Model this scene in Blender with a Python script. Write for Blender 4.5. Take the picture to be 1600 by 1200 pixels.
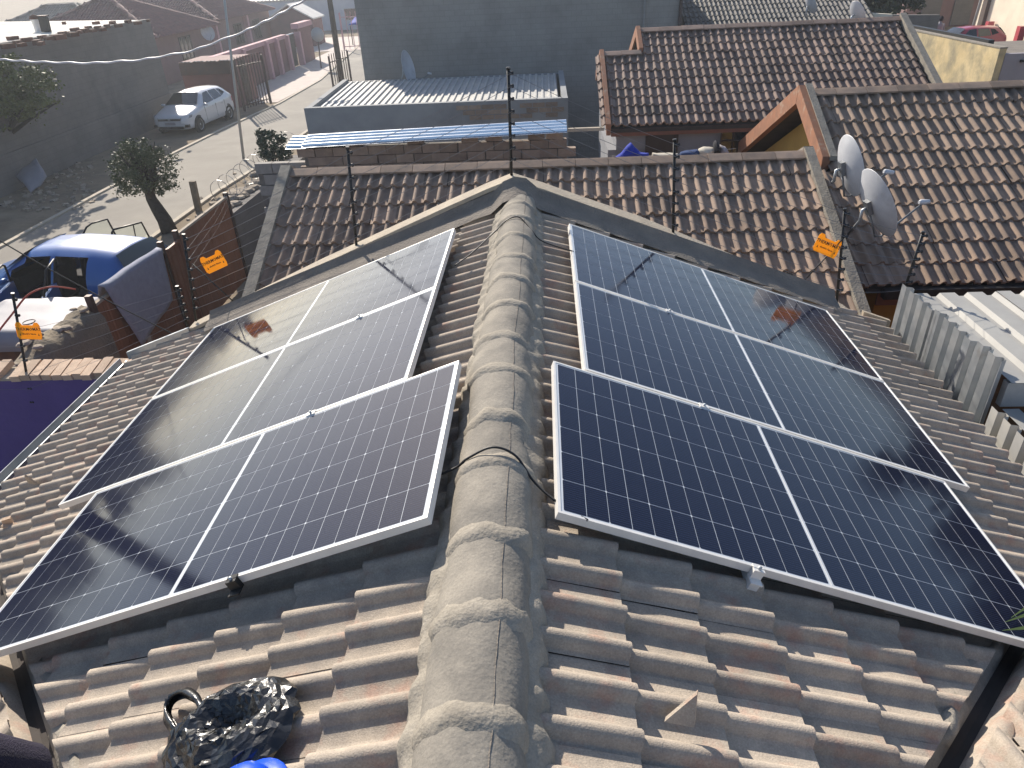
import bpy, bmesh, math, random
from mathutils import Vector, Matrix, noise
random.seed(7)
for o in list(bpy.data.objects): bpy.data.objects.remove(o)
SC = bpy.context.scene
COL = SC.collection

# ------------------------------------------------------------------ camera
FPX = 1104.47
CAM = Vector((0.2247, 0.0, 1.7346))
YAW, PITCH, ROLL = 0.0604, -0.5436, -0.0502
def _axes():
    cy, sy = math.cos(YAW), math.sin(YAW); cp, sp = math.cos(PITCH), math.sin(PITCH); cr, sr = math.cos(ROLL), math.sin(ROLL)
    f = Vector((-sy*cp, cy*cp, sp)); r = Vector((cy, sy, 0)); u = r.cross(f)
    return cr*r + sr*u, -sr*r + cr*u, f
RX, UX, FX = _axes()
cam_d = bpy.data.cameras.new('camera'); cam = bpy.data.objects.new('camera', cam_d); COL.objects.link(cam)
cam.matrix_world = Matrix(((RX.x, UX.x, -FX.x, CAM.x), (RX.y, UX.y, -FX.y, CAM.y), (RX.z, UX.z, -FX.z, CAM.z), (0, 0, 0, 1)))
cam_d.sensor_width = 36; cam_d.lens = FPX/1600*36; cam_d.clip_end = 2000; cam_d.clip_start = 0.02
SC.camera = cam

# ------------------------------------------------------------------ sky, sun, exposure
SUN_AZ, SUN_EL = math.radians(-28), math.radians(31)      # azimuth from +Y, negative = left
W = bpy.data.worlds.new('World'); SC.world = W; W.use_nodes = True
wn = W.node_tree.nodes; wl = W.node_tree.links
sky = wn.new('ShaderNodeTexSky'); sky.sky_type = 'NISHITA'; sky.sun_disc = False
sky.sun_elevation = SUN_EL; sky.sun_rotation = SUN_AZ
sky.air_density = 1.0; sky.dust_density = 3.2; sky.ozone_density = 1.0; sky.altitude = 1500
bgn = wn['Background']; bgn.inputs[1].default_value = 0.118
wl.new(sky.outputs[0], bgn.inputs[0])
sd = Vector((math.sin(SUN_AZ)*math.cos(SUN_EL), math.cos(SUN_AZ)*math.cos(SUN_EL), math.sin(SUN_EL)))
sl = bpy.data.lights.new('sun', 'SUN'); sl.energy = 5.0; sl.angle = math.radians(0.53); sl.color = (1.0, 0.91, 0.79)
so = bpy.data.objects.new('sun', sl); COL.objects.link(so)
so.rotation_euler = (-sd).to_track_quat('-Z', 'Y').to_euler(); so.location = (-20, 40, 30)
SC.view_settings.view_transform = 'Standard'; SC.view_settings.look = 'None'
SC.view_settings.exposure = 0.58; SC.view_settings.gamma = 1
SC.render.engine = 'CYCLES'

# ------------------------------------------------------------------ pixel -> place
def ray(x, y):
    return (FX*FPX + RX*(x-800) - UX*(y-600)).normalized()
def onz(x, y, z):
    d = ray(x, y); return CAM + d*((z-CAM.z)/d.z)
def ony(x, y, Y):
    d = ray(x, y); return CAM + d*((Y-CAM.y)/d.y)
def onx(x, y, X):
    d = ray(x, y); return CAM + d*((X-CAM.x)/d.x)
def onp(x, y, n, o):
    d = ray(x, y); n = Vector(n); return CAM + d*((Vector(o)-CAM).dot(n)/d.dot(n))
TH = 0.3624; ST, CT, TT = math.sin(TH), math.cos(TH), math.tan(TH)
NR = Vector((ST, 0, CT)); NL = Vector((-ST, 0, CT))
def rR(x, y, h=0): return onp(x, y, NR, NR*h)
def rL(x, y, h=0): return onp(x, y, NL, NL*h)
GZ = -4.0

# ------------------------------------------------------------------ materials
MATS = {}
def mat(name, c1, c2=None, scale=3.0, rough=0.8, bump=0.0, bscale=30.0, metal=0.0, spec=0.4, rand=0.0, c3=None, s3=0.8, w3=0.5, coat=0.0, detail=6.0, rvar=0.0, coord='pos', bdist=0.02, lo=0.35, hi=0.65, grain=0.0, brick=None):
    m = bpy.data.materials.new(name); m.use_nodes = True
    nt = m.node_tree; N = nt.nodes; L = nt.links; p = N['Principled BSDF']
    p.inputs['Roughness'].default_value = rough; p.inputs['Metallic'].default_value = metal
    p.inputs['Specular IOR Level'].default_value = spec; p.inputs['Coat Weight'].default_value = coat
    p.inputs['Coat Roughness'].default_value = 0.05
    if coord == 'pos':
        g = N.new('ShaderNodeNewGeometry'); co = g.outputs['Position']
    else:
        g = N.new('ShaderNodeTexCoord'); co = g.outputs['Object']
    col = None
    def noise_fac(sc, lo, hi, det=detail):
        t = N.new('ShaderNodeTexNoise'); t.inputs['Scale'].default_value = sc; t.inputs['Detail'].default_value = det; t.inputs['Roughness'].default_value = 0.62
        L.new(co, t.inputs['Vector'])
        r = N.new('ShaderNodeMapRange'); r.inputs[1].default_value = lo; r.inputs[2].default_value = hi; L.new(t.outputs[0], r.inputs[0])
        return r.outputs[0]
    def mix(a, b, fac):
        x = N.new('ShaderNodeMix'); x.data_type = 'RGBA'
        if isinstance(fac, float): x.inputs[0].default_value = fac
        else: L.new(fac, x.inputs[0])
        for s, i in ((a, 6), (b, 7)):
            if isinstance(s, tuple): x.inputs[i].default_value = (*s, 1)
            else: L.new(s, x.inputs[i])
        return x.outputs[2]
    col = mix(c1, c2 or c1, noise_fac(scale, lo, hi))
    if c3: col = mix(col, c3, noise_fac(s3, 1-w3, 1-w3+0.22))
    if brick:
        sx = N.new('ShaderNodeSeparateXYZ'); L.new(co, sx.inputs[0]); ad = N.new('ShaderNodeMath'); L.new(sx.outputs[0], ad.inputs[0]); L.new(sx.outputs[1], ad.inputs[1])
        cx = N.new('ShaderNodeCombineXYZ'); L.new(ad.outputs[0], cx.inputs[0]); L.new(sx.outputs[2], cx.inputs[1]); bt = N.new('ShaderNodeTexBrick'); L.new(cx.outputs[0], bt.inputs['Vector'])
        bt.inputs['Scale'].default_value = 1; bt.inputs['Brick Width'].default_value = brick[0]; bt.inputs['Row Height'].default_value = brick[1]; bt.inputs['Mortar Size'].default_value = .012; bt.inputs['Mortar Smooth'].default_value = .6
        bt.inputs['Color1'].default_value = (1,1,1,1); bt.inputs['Color2'].default_value = (.9,.9,.9,1); bt.inputs['Mortar'].default_value = (.72,.72,.72,1)
        x = N.new('ShaderNodeMix'); x.data_type = 'RGBA'; x.blend_type = 'MULTIPLY'; x.inputs[0].default_value = brick[2]; L.new(col, x.inputs[6]); L.new(bt.outputs[0], x.inputs[7]); col = x.outputs[2]
    if grain:
        gv = noise_fac(150, .3, .7, 3.0); hs = N.new('ShaderNodeHueSaturation'); r = N.new('ShaderNodeMapRange'); r.inputs[3].default_value = 1-grain; r.inputs[4].default_value = 1+grain
        L.new(gv, r.inputs[0]); L.new(r.outputs[0], hs.inputs['Value']); L.new(col, hs.inputs['Color']); col = hs.outputs[0]
    if rand:
        oi = N.new('ShaderNodeObjectInfo'); hs = N.new('ShaderNodeHueSaturation'); r = N.new('ShaderNodeMapRange')
        r.inputs[3].default_value = 1-rand; r.inputs[4].default_value = 1+rand
        L.new(oi.outputs['Random'], r.inputs[0]); L.new(r.outputs[0], hs.inputs['Value']); L.new(col, hs.inputs['Color']); col = hs.outputs[0]
    L.new(col, p.inputs['Base Color'])
    if rvar:
        r = N.new('ShaderNodeMapRange'); r.inputs[3].default_value = max(0, rough-rvar); r.inputs[4].default_value = min(1, rough+rvar)
        L.new(noise_fac(scale*1.7, .3, .7), r.inputs[0]); L.new(r.outputs[0], p.inputs['Roughness'])
    if bump:
        t = N.new('ShaderNodeTexNoise'); t.inputs['Scale'].default_value = bscale; t.inputs['Detail'].default_value = 5; L.new(co, t.inputs['Vector'])
        b = N.new('ShaderNodeBump'); b.inputs['Strength'].default_value = bump; b.inputs['Distance'].default_value = bdist
        L.new(t.outputs[0], b.inputs['Height']); L.new(b.outputs[0], p.inputs['Normal'])
    MATS[name] = m
    return m
mat('tile', (.44,.375,.30), (.335,.29,.24), 11, .88, .5, 190, rand=.12, c3=(.40,.24,.18), s3=6.5, w3=.46, spec=.2, bdist=.004, grain=.16)
mat('tile_mid', (.36,.255,.185), (.25,.19,.15), 6, .85, .3, 120, rand=.22, c3=(.15,.125,.105), s3=1.6, w3=.46, spec=.25, bdist=.004)
mat('tile_right', (.35,.25,.18), (.245,.185,.145), 5, .85, .3, 120, rand=.22, c3=(.15,.125,.105), s3=1.6, w3=.46, spec=.25, bdist=.004)
mat('tile_rear', (.28,.20,.16), (.195,.145,.12), 5, .85, .2, 80, rand=.22, c3=(.15,.125,.105), s3=1.6, w3=.46, spec=.25, bdist=.004)
mat('tile_grey', (.20,.19,.17), (.13,.12,.11), 4, .8, rand=.12)
mat('tile_red', (.19,.085,.08), (.13,.065,.065), 4, .85, rand=.1)
mat('deck', (.06,.05,.045), (.04,.035,.03), 5, .9)
mat('ridge', (.285,.26,.22), (.205,.19,.165), 5, .92, .5, 60, rand=.05, c3=(.36,.325,.27), s3=3, w3=.50, spec=.15, bdist=.006, grain=.12)
mat('mortar', (.355,.32,.265), (.26,.235,.195), 9, .94, .6, 70, spec=.1, bdist=.008, grain=.12)
mat('cement', (.25,.22,.185), (.18,.16,.14), 4, .9, .5, 60, c3=(.33,.29,.23), s3=2, w3=.42, spec=.2)
mat('coping', (.46,.40,.31), (.36,.31,.25), 6, .9, .4, 60, spec=.2)
mat('alu', (.80,.78,.73), (.72,.70,.66), 12, .45, metal=.12, rvar=.08)
mat('galv', (.46,.48,.49), (.35,.38,.41), 5, .45, metal=.6, rvar=.12, c3=(.20,.14,.10), s3=2.6, w3=.36)
mat('galv_dull', (.48,.47,.44), (.40,.40,.39), 3, .6, metal=.05, rvar=.1, c3=(.56,.53,.46), s3=1.2, w3=.5)
mat('black', (.012,.012,.013), (.02,.02,.02), 20, .5)
mat('wire', (.30,.29,.28), None, 5, .4, metal=.8)
mat('plastic_bag', (.012,.012,.013), (.02,.02,.02), 20, .24, .3, 90, spec=.7, rvar=.06, bdist=.004)
mat('blue_plastic', (.005,.07,.62), None, 5, .35)
mat('navy', (.012,.009,.025), (.02,.015,.035), 60, .9, .5, 300)
mat('purple', (.115,.075,.25), (.095,.06,.21), 2, .75, .15, 30, c3=(.085,.06,.20), s3=3, w3=.38)
mat('brick_pale', (.58,.43,.31), (.47,.34,.24), 9, .85, .4, 80, rand=.15)
mat('block', (.33,.25,.185), (.25,.19,.15), 7, .9, .5, 50, rand=.2, c3=(.36,.22,.14), s3=3, w3=.4)
mat('block_grey', (.36,.33,.29), (.28,.26,.23), 7, .9, .5, 50, rand=.12)
mat('joint', (.20,.18,.155), (.15,.135,.12), 10, .95, .4, 60)
mat('plaster_grey', (.29,.285,.27), (.23,.225,.215), 1.1, .9, .3, 20, c3=(.27,.265,.245), s3=.5, w3=.5, spec=.2, brick=(.30,.15,.45))
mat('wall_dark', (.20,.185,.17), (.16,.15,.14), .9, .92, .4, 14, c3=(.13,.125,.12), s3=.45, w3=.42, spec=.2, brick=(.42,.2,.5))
mat('shed_wall', (.31,.32,.32), (.24,.25,.255), 1.1, .85, .15, 14, spec=.25, c3=(.19,.19,.19), s3=.9, w3=.44)
mat('fascia', (.22,.09,.055), (.17,.075,.05), 6, .7)
mat('barge', (.34,.15,.08), (.25,.12,.07), 8, .75, c3=(.42,.36,.28), s3=5, w3=.44)
mat('verge_grey', (.30,.27,.22), (.20,.18,.15), 9, .9, .5, 50)
mat('ochre', (.48,.29,.07), (.42,.25,.06), 2, .85)
mat('yellow_stain', (.66,.53,.30), (.54,.42,.22), 1.6, .9, .3, 20, c3=(.30,.26,.17), s3=1.5, w3=.58)
mat('lavender', (.30,.275,.29), (.27,.25,.265), 1.5, .85, .1, 20)
mat('greywall', (.24,.245,.26), (.21,.215,.23), 2, .85)
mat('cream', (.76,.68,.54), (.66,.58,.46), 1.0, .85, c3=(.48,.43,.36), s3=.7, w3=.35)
mat('brown_sheet', (.26,.115,.065), (.22,.10,.055), 3, .6, .1, 20, spec=.3)
mat('old_concrete', (.25,.205,.145), (.17,.145,.11), 2.5, .95, .8, 30, c3=(.36,.31,.22), s3=3, w3=.36)
mat('towel', (.36,.375,.44), (.31,.325,.385), 12, .98, .6, 160, spec=.1)
mat('white_sheet', (.28,.275,.30), (.24,.235,.26), 2, .6)
mat('asphalt', (.30,.275,.235), (.25,.23,.20), .6, .9, .3, 60, c3=(.36,.33,.28), s3=.25, w3=.5, spec=.2)
mat('dirt', (.27,.215,.15), (.19,.155,.115), 1.3, .98, .8, 12, c3=(.34,.28,.20), s3=.6, w3=.47, spec=.1)
mat('paving', (.55,.48,.42), (.48,.41,.37), 2, .9, c3=(.42,.33,.30), s3=.8, w3=.4)
mat('kerb', (.48,.42,.33), (.40,.36,.29), 3, .9, .3, 30)
mat('bark', (.035,.028,.022), (.06,.05,.04), 12, .95, .9, 30)
mat('leaf_a', (.115,.13,.055), (.06,.075,.035), 8, .6, rand=.1, spec=.2)
mat('leaf_b', (.15,.17,.055), (.07,.09,.032), 5, .55, spec=.2)
mat('leaf_c', (.04,.055,.022), (.02,.03,.014), 1.2, .6, spec=.2)
mat('leaf_d', (.05,.085,.045), (.03,.05,.03), 6, .55, spec=.2)
mat('orange', (1.0,.57,.015), (.96,.54,.018), 10, .5)
mat('ink', (.05,.02,.005), None, 5, .6)
mat('dish', (.60,.61,.63), (.50,.51,.54), 5, .42, spec=.5, c3=(.42,.41,.40), s3=3.5, w3=.42)
mat('dish_grey', (.18,.19,.20), None, 3, .5, metal=.3)
mat('pink', (.52,.30,.31), (.45,.26,.28), 3, .85)
mat('redwall', (.20,.10,.095), (.17,.09,.085), 2, .85)
mat('housewall', (.24,.15,.14), (.21,.13,.125), 2, .85)
mat('white_wall', (.46,.49,.53), (.40,.43,.48), 1.5, .85)
mat('white_paint', (.58,.59,.61), None, 3, .28, coat=.8)
mat('blue_paint', (.010,.095,.33), (.012,.10,.35), 3, .38, coat=.5)
mat('red_paint', (.42,.03,.06), None, 3, .28, coat=.8)
mat('glass_dark', (.012,.015,.018), None, 3, .06, spec=.9)
mat('glass_clear', (.045,.065,.065), None, 3, .08, spec=.6)
mat('tyre', (.015,.015,.015), None, 3, .85)
mat('rim', (.45,.46,.47), None, 3, .35, metal=.8)
mat('lamp', (.16,.17,.19), None, 3, .1, spec=.9)
mat('seat', (.025,.025,.027), (.035,.035,.038), 20, .9)
mat('iron', (.07,.055,.05), (.10,.06,.045), 8, .6, metal=.3)
mat('pole_wood', (.10,.085,.07), (.07,.06,.05), 6, .9)
mat('pole_grey', (.34,.35,.35), None, 3, .6)
mat('tin_white', (.74,.70,.62), (.64,.60,.53), 1.2, .55, metal=.1, c3=(.45,.38,.30), s3=1.5, w3=.45)
mat('red_brick', (.16,.07,.045), (.11,.055,.04), 6, .9, rand=.25)
mat('rubble', (.34,.28,.21), (.20,.17,.14), 4, .95, .8, 20, rand=.35)
mat('denim', (.02,.045,.13), (.03,.06,.15), 20, .95)
mat('blue_cloth', (.012,.03,.30), (.015,.04,.35), 12, .9)
mat('cream_cloth', (.55,.50,.40), (.48,.43,.35), 10, .95)
mat('black_cloth', (.02,.02,.025), None, 10, .95)
mat('skin', (.10,.055,.035), None, 10, .6)
mat('door_dark', (.035,.022,.018), (.045,.03,.022), 3, .6)
mat('silver_sheet', (.60,.63,.66), (.50,.55,.60), 3, .22, metal=.9, rvar=.06)
mat('hose', (.45,.10,.06), None, 3, .5)
mat('grass', (.17,.24,.04), (.12,.18,.03), 9, .6)
mat('tin_canopy', (.36,.355,.33), (.29,.285,.27), 1.5, .6, metal=.05, c3=(.40,.38,.33), s3=1.6, w3=.45)
mat('rust', (.16,.07,.035), (.10,.05,.03), 9, .85)

_m = MATS['orange']; _n = _m.node_tree; _tr = _n.nodes.new('ShaderNodeBsdfTranslucent'); _tr.inputs[0].default_value = (1.0,.54,.02,1)
_mx = _n.nodes.new('ShaderNodeMixShader'); _mx.inputs[0].default_value = .45; _n.links.new(_n.nodes['Principled BSDF'].outputs[0], _mx.inputs[1]); _n.links.new(_tr.outputs[0], _mx.inputs[2]); _n.links.new(_mx.outputs[0], _n.nodes['Material Output'].inputs[0])
# panel cell material: dark blue silicon, hair-thin fingers, thin dust film
def cell_mat(name, base, frame=False):
    m = bpy.data.materials.new(name); m.use_nodes = True; nt = m.node_tree; N = nt.nodes; L = nt.links; p = N['Principled BSDF']
    g = N.new('ShaderNodeNewGeometry'); t = N.new('ShaderNodeTexNoise'); t.inputs['Scale'].default_value = 1.3; t.inputs['Detail'].default_value = 7
    L.new(g.outputs['Position'], t.inputs['Vector'])
    p.inputs['Base Color'].default_value = (*base, 1)
    if not frame:
        tc = N.new('ShaderNodeTexCoord'); sx = N.new('ShaderNodeSeparateXYZ'); L.new(tc.outputs['Object'], sx.inputs[0])
        mu = N.new('ShaderNodeMath'); mu.operation = 'MULTIPLY'; mu.inputs[1].default_value = 1/0.0125; L.new(sx.outputs[1], mu.inputs[0])
        fr = N.new('ShaderNodeMath'); fr.operation = 'FRACT'; L.new(mu.outputs[0], fr.inputs[0])
        lt = N.new('ShaderNodeMath'); lt.operation = 'LESS_THAN'; lt.inputs[1].default_value = 0.10; L.new(fr.outputs[0], lt.inputs[0])
        mx = N.new('ShaderNodeMix'); mx.data_type = 'RGBA'; mx.inputs[6].default_value = (*base, 1); mx.inputs[7].default_value = (.035, .042, .085, 1)
        L.new(lt.outputs[0], mx.inputs[0]); L.new(mx.outputs[2], p.inputs['Base Color'])
    p.inputs['IOR'].default_value = 1.38; p.inputs['Specular IOR Level'].default_value = .5
    r = N.new('ShaderNodeMapRange'); r.inputs[1].default_value = .35; r.inputs[2].default_value = .7; r.inputs[3].default_value = .05; r.inputs[4].default_value = .13
    L.new(t.outputs[0], r.inputs[0]); L.new(r.outputs[0], p.inputs['Roughness'])
    MATS[name] = m
cell_mat('cell', (.006, .008, .022))
cell_mat('backsheet', (.56, .59, .62), True)

# ------------------------------------------------------------------ object helpers
WM = {}
def tag(o, label=None, cat=None, group=None, kind=None):
    if label: o['label'] = label
    if cat: o['category'] = cat
    if group: o['group'] = group
    if kind: o['kind'] = kind
    return o
def thing(name, loc, label, cat, group=None, mtx=None):
    o = bpy.data.objects.new(name, None); COL.objects.link(o); o.empty_display_size = .2
    m = mtx or Matrix.Translation(Vector(loc)); o.matrix_basis = m; WM[o.name] = m.copy()
    return tag(o, label, cat, group)
def link(name, me, m, parent=None, mtx=None):
    """mesh object whose mesh coordinates are placed by the world matrix mtx"""
    o = bpy.data.objects.new(name, me); COL.objects.link(o)
    mtx = mtx or Matrix.Identity(4)
    if parent:
        o.parent = parent; o.matrix_basis = WM[parent.name].inverted() @ mtx
    else: o.matrix_basis = mtx
    WM[o.name] = mtx.copy()
    if m and len(me.materials) == 0: me.materials.append(MATS[m])
    return o
class MB:
    def __init__(s): s.v = []; s.f = []; s.sm = []
    def add(s, vs, fs, smooth=False):
        b = len(s.v); s.v += [tuple(v) for v in vs]; s.f += [tuple(i+b for i in f) for f in fs]; s.sm += [smooth]*len(fs); return s
    def box(s, c, d, M=None):
        x, y, z = d[0]/2, d[1]/2, d[2]/2
        vs = [Vector((a*x, b*y, e*z)) for e in (-1, 1) for b in (-1, 1) for a in (-1, 1)]
        if M: vs = [M @ v for v in vs]
        c = Vector(c)
        return s.add([v+c for v in vs], [(0,2,3,1),(4,5,7,6),(0,1,5,4),(2,6,7,3),(0,4,6,2),(1,3,7,5)])
    def hexa(s, p):   # 8 corners: bottom 4 ccw then top 4
        return s.add(p, [(3,2,1,0),(4,5,6,7),(0,1,5,4),(1,2,6,5),(2,3,7,6),(3,0,4,7)])
    def prism(s, poly, ext):   # polygon (3D points) extruded by vector
        n = len(poly); ext = Vector(ext); a = [Vector(p) for p in poly]; b = [p+ext for p in a]
        return s.add(a+b, [tuple(range(n-1, -1, -1)), tuple(range(n, 2*n))] + [(i, (i+1) % n, n+(i+1) % n, n+i) for i in range(n)])
    def tube(s, pts, r, n=8, closed=False, cap=True):
        pts = [Vector(p) for p in pts]; k = len(pts); rs = r if isinstance(r, (list, tuple)) else [r]*k
        vs = []; up = None
        for i, p in enumerate(pts):
            t = (pts[min(i+1, k-1)] - pts[max(i-1, 0)]).normalized()
            if up is None: up = Vector((0, 0, 1)) if abs(t.z) < .9 else Vector((1, 0, 0))
            a = t.cross(up).normalized(); b = a.cross(t).normalized(); up = b
            for j in range(n):
                q = 2*math.pi*j/n; vs.append(p + a*math.cos(q)*rs[i] + b*math.sin(q)*rs[i])
        fs = [(i*n+j, i*n+(j+1) % n, (i+1)*n+(j+1) % n, (i+1)*n+j) for i in range(k-1) for j in range(n)]
        s.add(vs, fs, n > 4)
        if cap: b = len(s.v)-len(vs); s.f += [tuple(b+j for j in range(n-1, -1, -1)), tuple(b+(k-1)*n+j for j in range(n))]; s.sm += [False, False]
        return s
    def lathe(s, prof, n=16, M=None):   # prof: (r,z)
        vs = [Vector((r*math.cos(2*math.pi*j/n), r*math.sin(2*math.pi*j/n), z)) for r, z in prof for j in range(n)]
        if M: vs = [M @ v for v in vs]
        return s.add(vs, [(i*n+j, i*n+(j+1) % n, (i+1)*n+(j+1) % n, (i+1)*n+j) for i in range(len(prof)-1) for j in range(n)], True)
    def grid(s, P, smooth=True):   # P[i][j] points
        n, m = len(P), len(P[0])
        return s.add([p for r in P for p in r], [(i*m+j, (i+1)*m+j, (i+1)*m+j+1, i*m+j+1) for i in range(n-1) for j in range(m-1)], smooth)
    def mesh(s, name, off=None):
        me = bpy.data.meshes.new(name)
        vs = s.v if off is None else [(v[0]-off[0], v[1]-off[1], v[2]-off[2]) for v in s.v]
        me.from_pydata(vs, [], s.f); me.polygons.foreach_set('use_smooth', s.sm); me.update(); return me
    def build(s, name, m, parent=None, origin=None):
        off = Vector(origin) if origin is not None else (WM[parent.name].translation if parent else Vector((0, 0, 0)))
        return link(name, s.mesh(name, off), m, parent, Matrix.Translation(off))
def bevel(o, w=.01, seg=2):
    b = o.modifiers.new('bevel', 'BEVEL'); b.width = w; b.segments = seg; b.limit_method = 'ANGLE'; return o
def struct(name, mb, m): return tag(mb.build(name, m), kind='structure')
def basis(x, y, z, o):
    return Matrix(((x[0], y[0], z[0], o[0]), (x[1], y[1], z[1], o[1]), (x[2], y[2], z[2], o[2]), (0, 0, 0, 1)))
def rot_to(d):   # matrix turning +Z to d
    return Vector(d).to_track_quat('Z', 'Y').to_matrix().to_4x4()
def nz(p, s=1.0, o=0.0): return noise.noise(Vector(p)*s + Vector((o, o*1.7, o*.3)))
def copy_tree(o, parent=None, M=None):
    c = o.copy(); COL.objects.link(c); c.parent = parent
    if M is not None: c.matrix_basis = M
    for ch in list(o.children): copy_tree(ch, c)
    return c

# ------------------------------------------------------------------ roof tiles
GAUGE = .30
def tile_mesh(name, m, segs, width=.30, gauge=GAUGE, step=.024, hroll=.038, nroll=2):
    if segs == 'fine': pr = [(0,0),(.060,0),(.066,.008),(.073,.024),(.085,.035),(.099,.038),(.113,.034),(.124,.022),(.131,.006),(.137,0)]
    elif segs == 'mid': pr = [(0,0),(.045,0),(.056,.026),(.080,.038),(.104,.026),(.118,0)]
    else: pr = [(0,0),(.04,0),(.08,.038),(.12,0)]
    k = hroll/.038; per = width/nroll; f = per/.15
    P = [(r*per+x*f, z*k) for r in range(nroll) for x, z in pr] + [(width, 0)]
    mb = MB(); L = gauge+.035
    top = [(x, -.03, z-step*1.1) for x, z in P]; low = [(x, gauge+.005, z) for x, z in P]
    n = len(P)
    mb.add(top+low, [(i, n+i, n+i+1, i+1)[::-1] for i in range(n-1)], segs != 'coarse')
    mb.add(low+[(x, gauge+.002, z-step-.004) for x, z in P], [(i, n+i, n+i+1, i+1)[::-1] for i in range(n-1)])
    me = mb.mesh(name); me.materials.append(MATS[m]); return me
def tile_roof(parent, O, u, n, vr, ncourse, me, keep, u0=0.0, gauge=GAUGE, width=.30, limit=300, clip=None, jitter=1.9, part='roof_tile', allstuff=False, v0=0.0):
    """tiles on the plane through O (ridge), u = down-slope; keep(world centre)->bool, clip = list of (point, normal): keep the normal side"""
    u = Vector(u).normalized(); n = Vector(n).normalized(); v = u.cross(n); O = Vector(O)
    rnd = random.Random(len(me.name)+ncourse); items = []
    i0 = math.floor((vr[0]-v0)/width); i1 = math.ceil((vr[1]-v0)/width)
    for c in range(ncourse):
        for i in range(i0, i1):
            a = v0+i*width; b = u0+c*gauge
            P = O + v*a + u*b; ctr = P + v*width/2 + u*gauge/2
            if not keep(ctr): continue
            j = jitter
            Q = P + n*rnd.gauss(0, .0018)*j + u*rnd.gauss(0, .003)*j
            M = basis(v, u, n, Q) @ Matrix.Rotation(rnd.gauss(0, .004)*j, 4, 'Z') @ Matrix.Rotation(rnd.gauss(0, .005)*j, 4, 'Y')
            cl = False
            if clip:
                ds = [min((P+v*x+u*y-Vector(cp)).dot(Vector(cn)) for x in (0, width) for y in (0, gauge)) for cp, cn in clip]
                dm = [max((P+v*x+u*y-Vector(cp)).dot(Vector(cn)) for x in (0, width) for y in (0, gauge)) for cp, cn in clip]
                if min(dm) < .02: continue
                cl = min(ds) < 0
            items.append(((ctr-CAM).length, M, cl))
    items.sort(key=lambda t: t[0])
    near = [] if allstuff else items[:limit]; far = items if allstuff else items[limit:]
    for _, M, cl in near:
        if cl:
            bm = bmesh.new(); bm.from_mesh(me); bmesh.ops.transform(bm, matrix=M, verts=bm.verts)
            for cp, cn in clip:
                bmesh.ops.bisect_plane(bm, geom=bm.verts[:]+bm.edges[:]+bm.faces[:], plane_co=cp, plane_no=cn, clear_inner=True)
            if not bm.faces: bm.free(); continue
            bmesh.ops.transform(bm, matrix=M.inverted(), verts=bm.verts)
            m2 = bpy.data.meshes.new(me.name); bm.to_mesh(m2); bm.free(); m2.materials.append(me.materials[0])
            link(part, m2, None, parent, M)
        else: link(part, me, None, parent, M)
    if far:
        mb = MB(); vs = [x.co.copy() for x in me.vertices]; fs = [tuple(p.vertices) for p in me.polygons]; sm = [p.use_smooth for p in me.polygons]
        for _, M, cl in far:
            if cl:
                bm = bmesh.new(); bm.from_mesh(me); bmesh.ops.transform(bm, matrix=M, verts=bm.verts)
                for cp, cn in clip: bmesh.ops.bisect_plane(bm, geom=bm.verts[:]+bm.edges[:]+bm.faces[:], plane_co=cp, plane_no=cn, clear_inner=True)
                bm.verts.index_update(); b = len(mb.v); mb.v += [tuple(x.co) for x in bm.verts]; mb.f += [tuple(w.index+b for w in f.verts) for f in bm.faces]; mb.sm += [f.smooth for f in bm.faces]; bm.free(); continue
            b = len(mb.v); mb.v += [tuple(M @ x) for x in vs]; mb.f += [tuple(i+b for i in f) for f in fs]; mb.sm += sm
        o = mb.build('far_roof_tiles', None, parent); o.data.materials.append(me.materials[0]); tag(o, kind='stuff')
def ridge_caps(parent, A, B, m, r=.11, L=.36, rise=.02, sag=.5, name='ridge_tile', n=8):
    """angular/round caps from A to B, each one an object"""
    A = Vector(A); B = Vector(B); d = (B-A).normalized(); tot = (B-A).length; k = max(1, round(tot/L)); l = tot/k
    x = d.cross(Vector((0, 0, 1))).normalized(); z = x.cross(d).normalized()
    mb = MB(); P = []
    for t, rr in ((-.02, r), (l*.5, r*1.02), (l, r*1.05)):
        P.append([(rr*math.cos(math.pi*(j/n)), t, rise+rr*math.sin(math.pi*j/n)*sag) for j in range(n+1)])
    mb.grid(P); mb.add([P[2][j] for j in range(n+1)]+[(p[0]*.9, p[1], p[2]-.02) for p in P[2]], [(j, j+1, n+2+j, n+1+j) for j in range(n)])
    me = mb.mesh(name); me.materials.append(MATS[m])
    for i in range(k):
        link(name, me, None, parent, basis(x, d, z, A+d*(i*l)+z*random.gauss(0, .003)))

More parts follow.
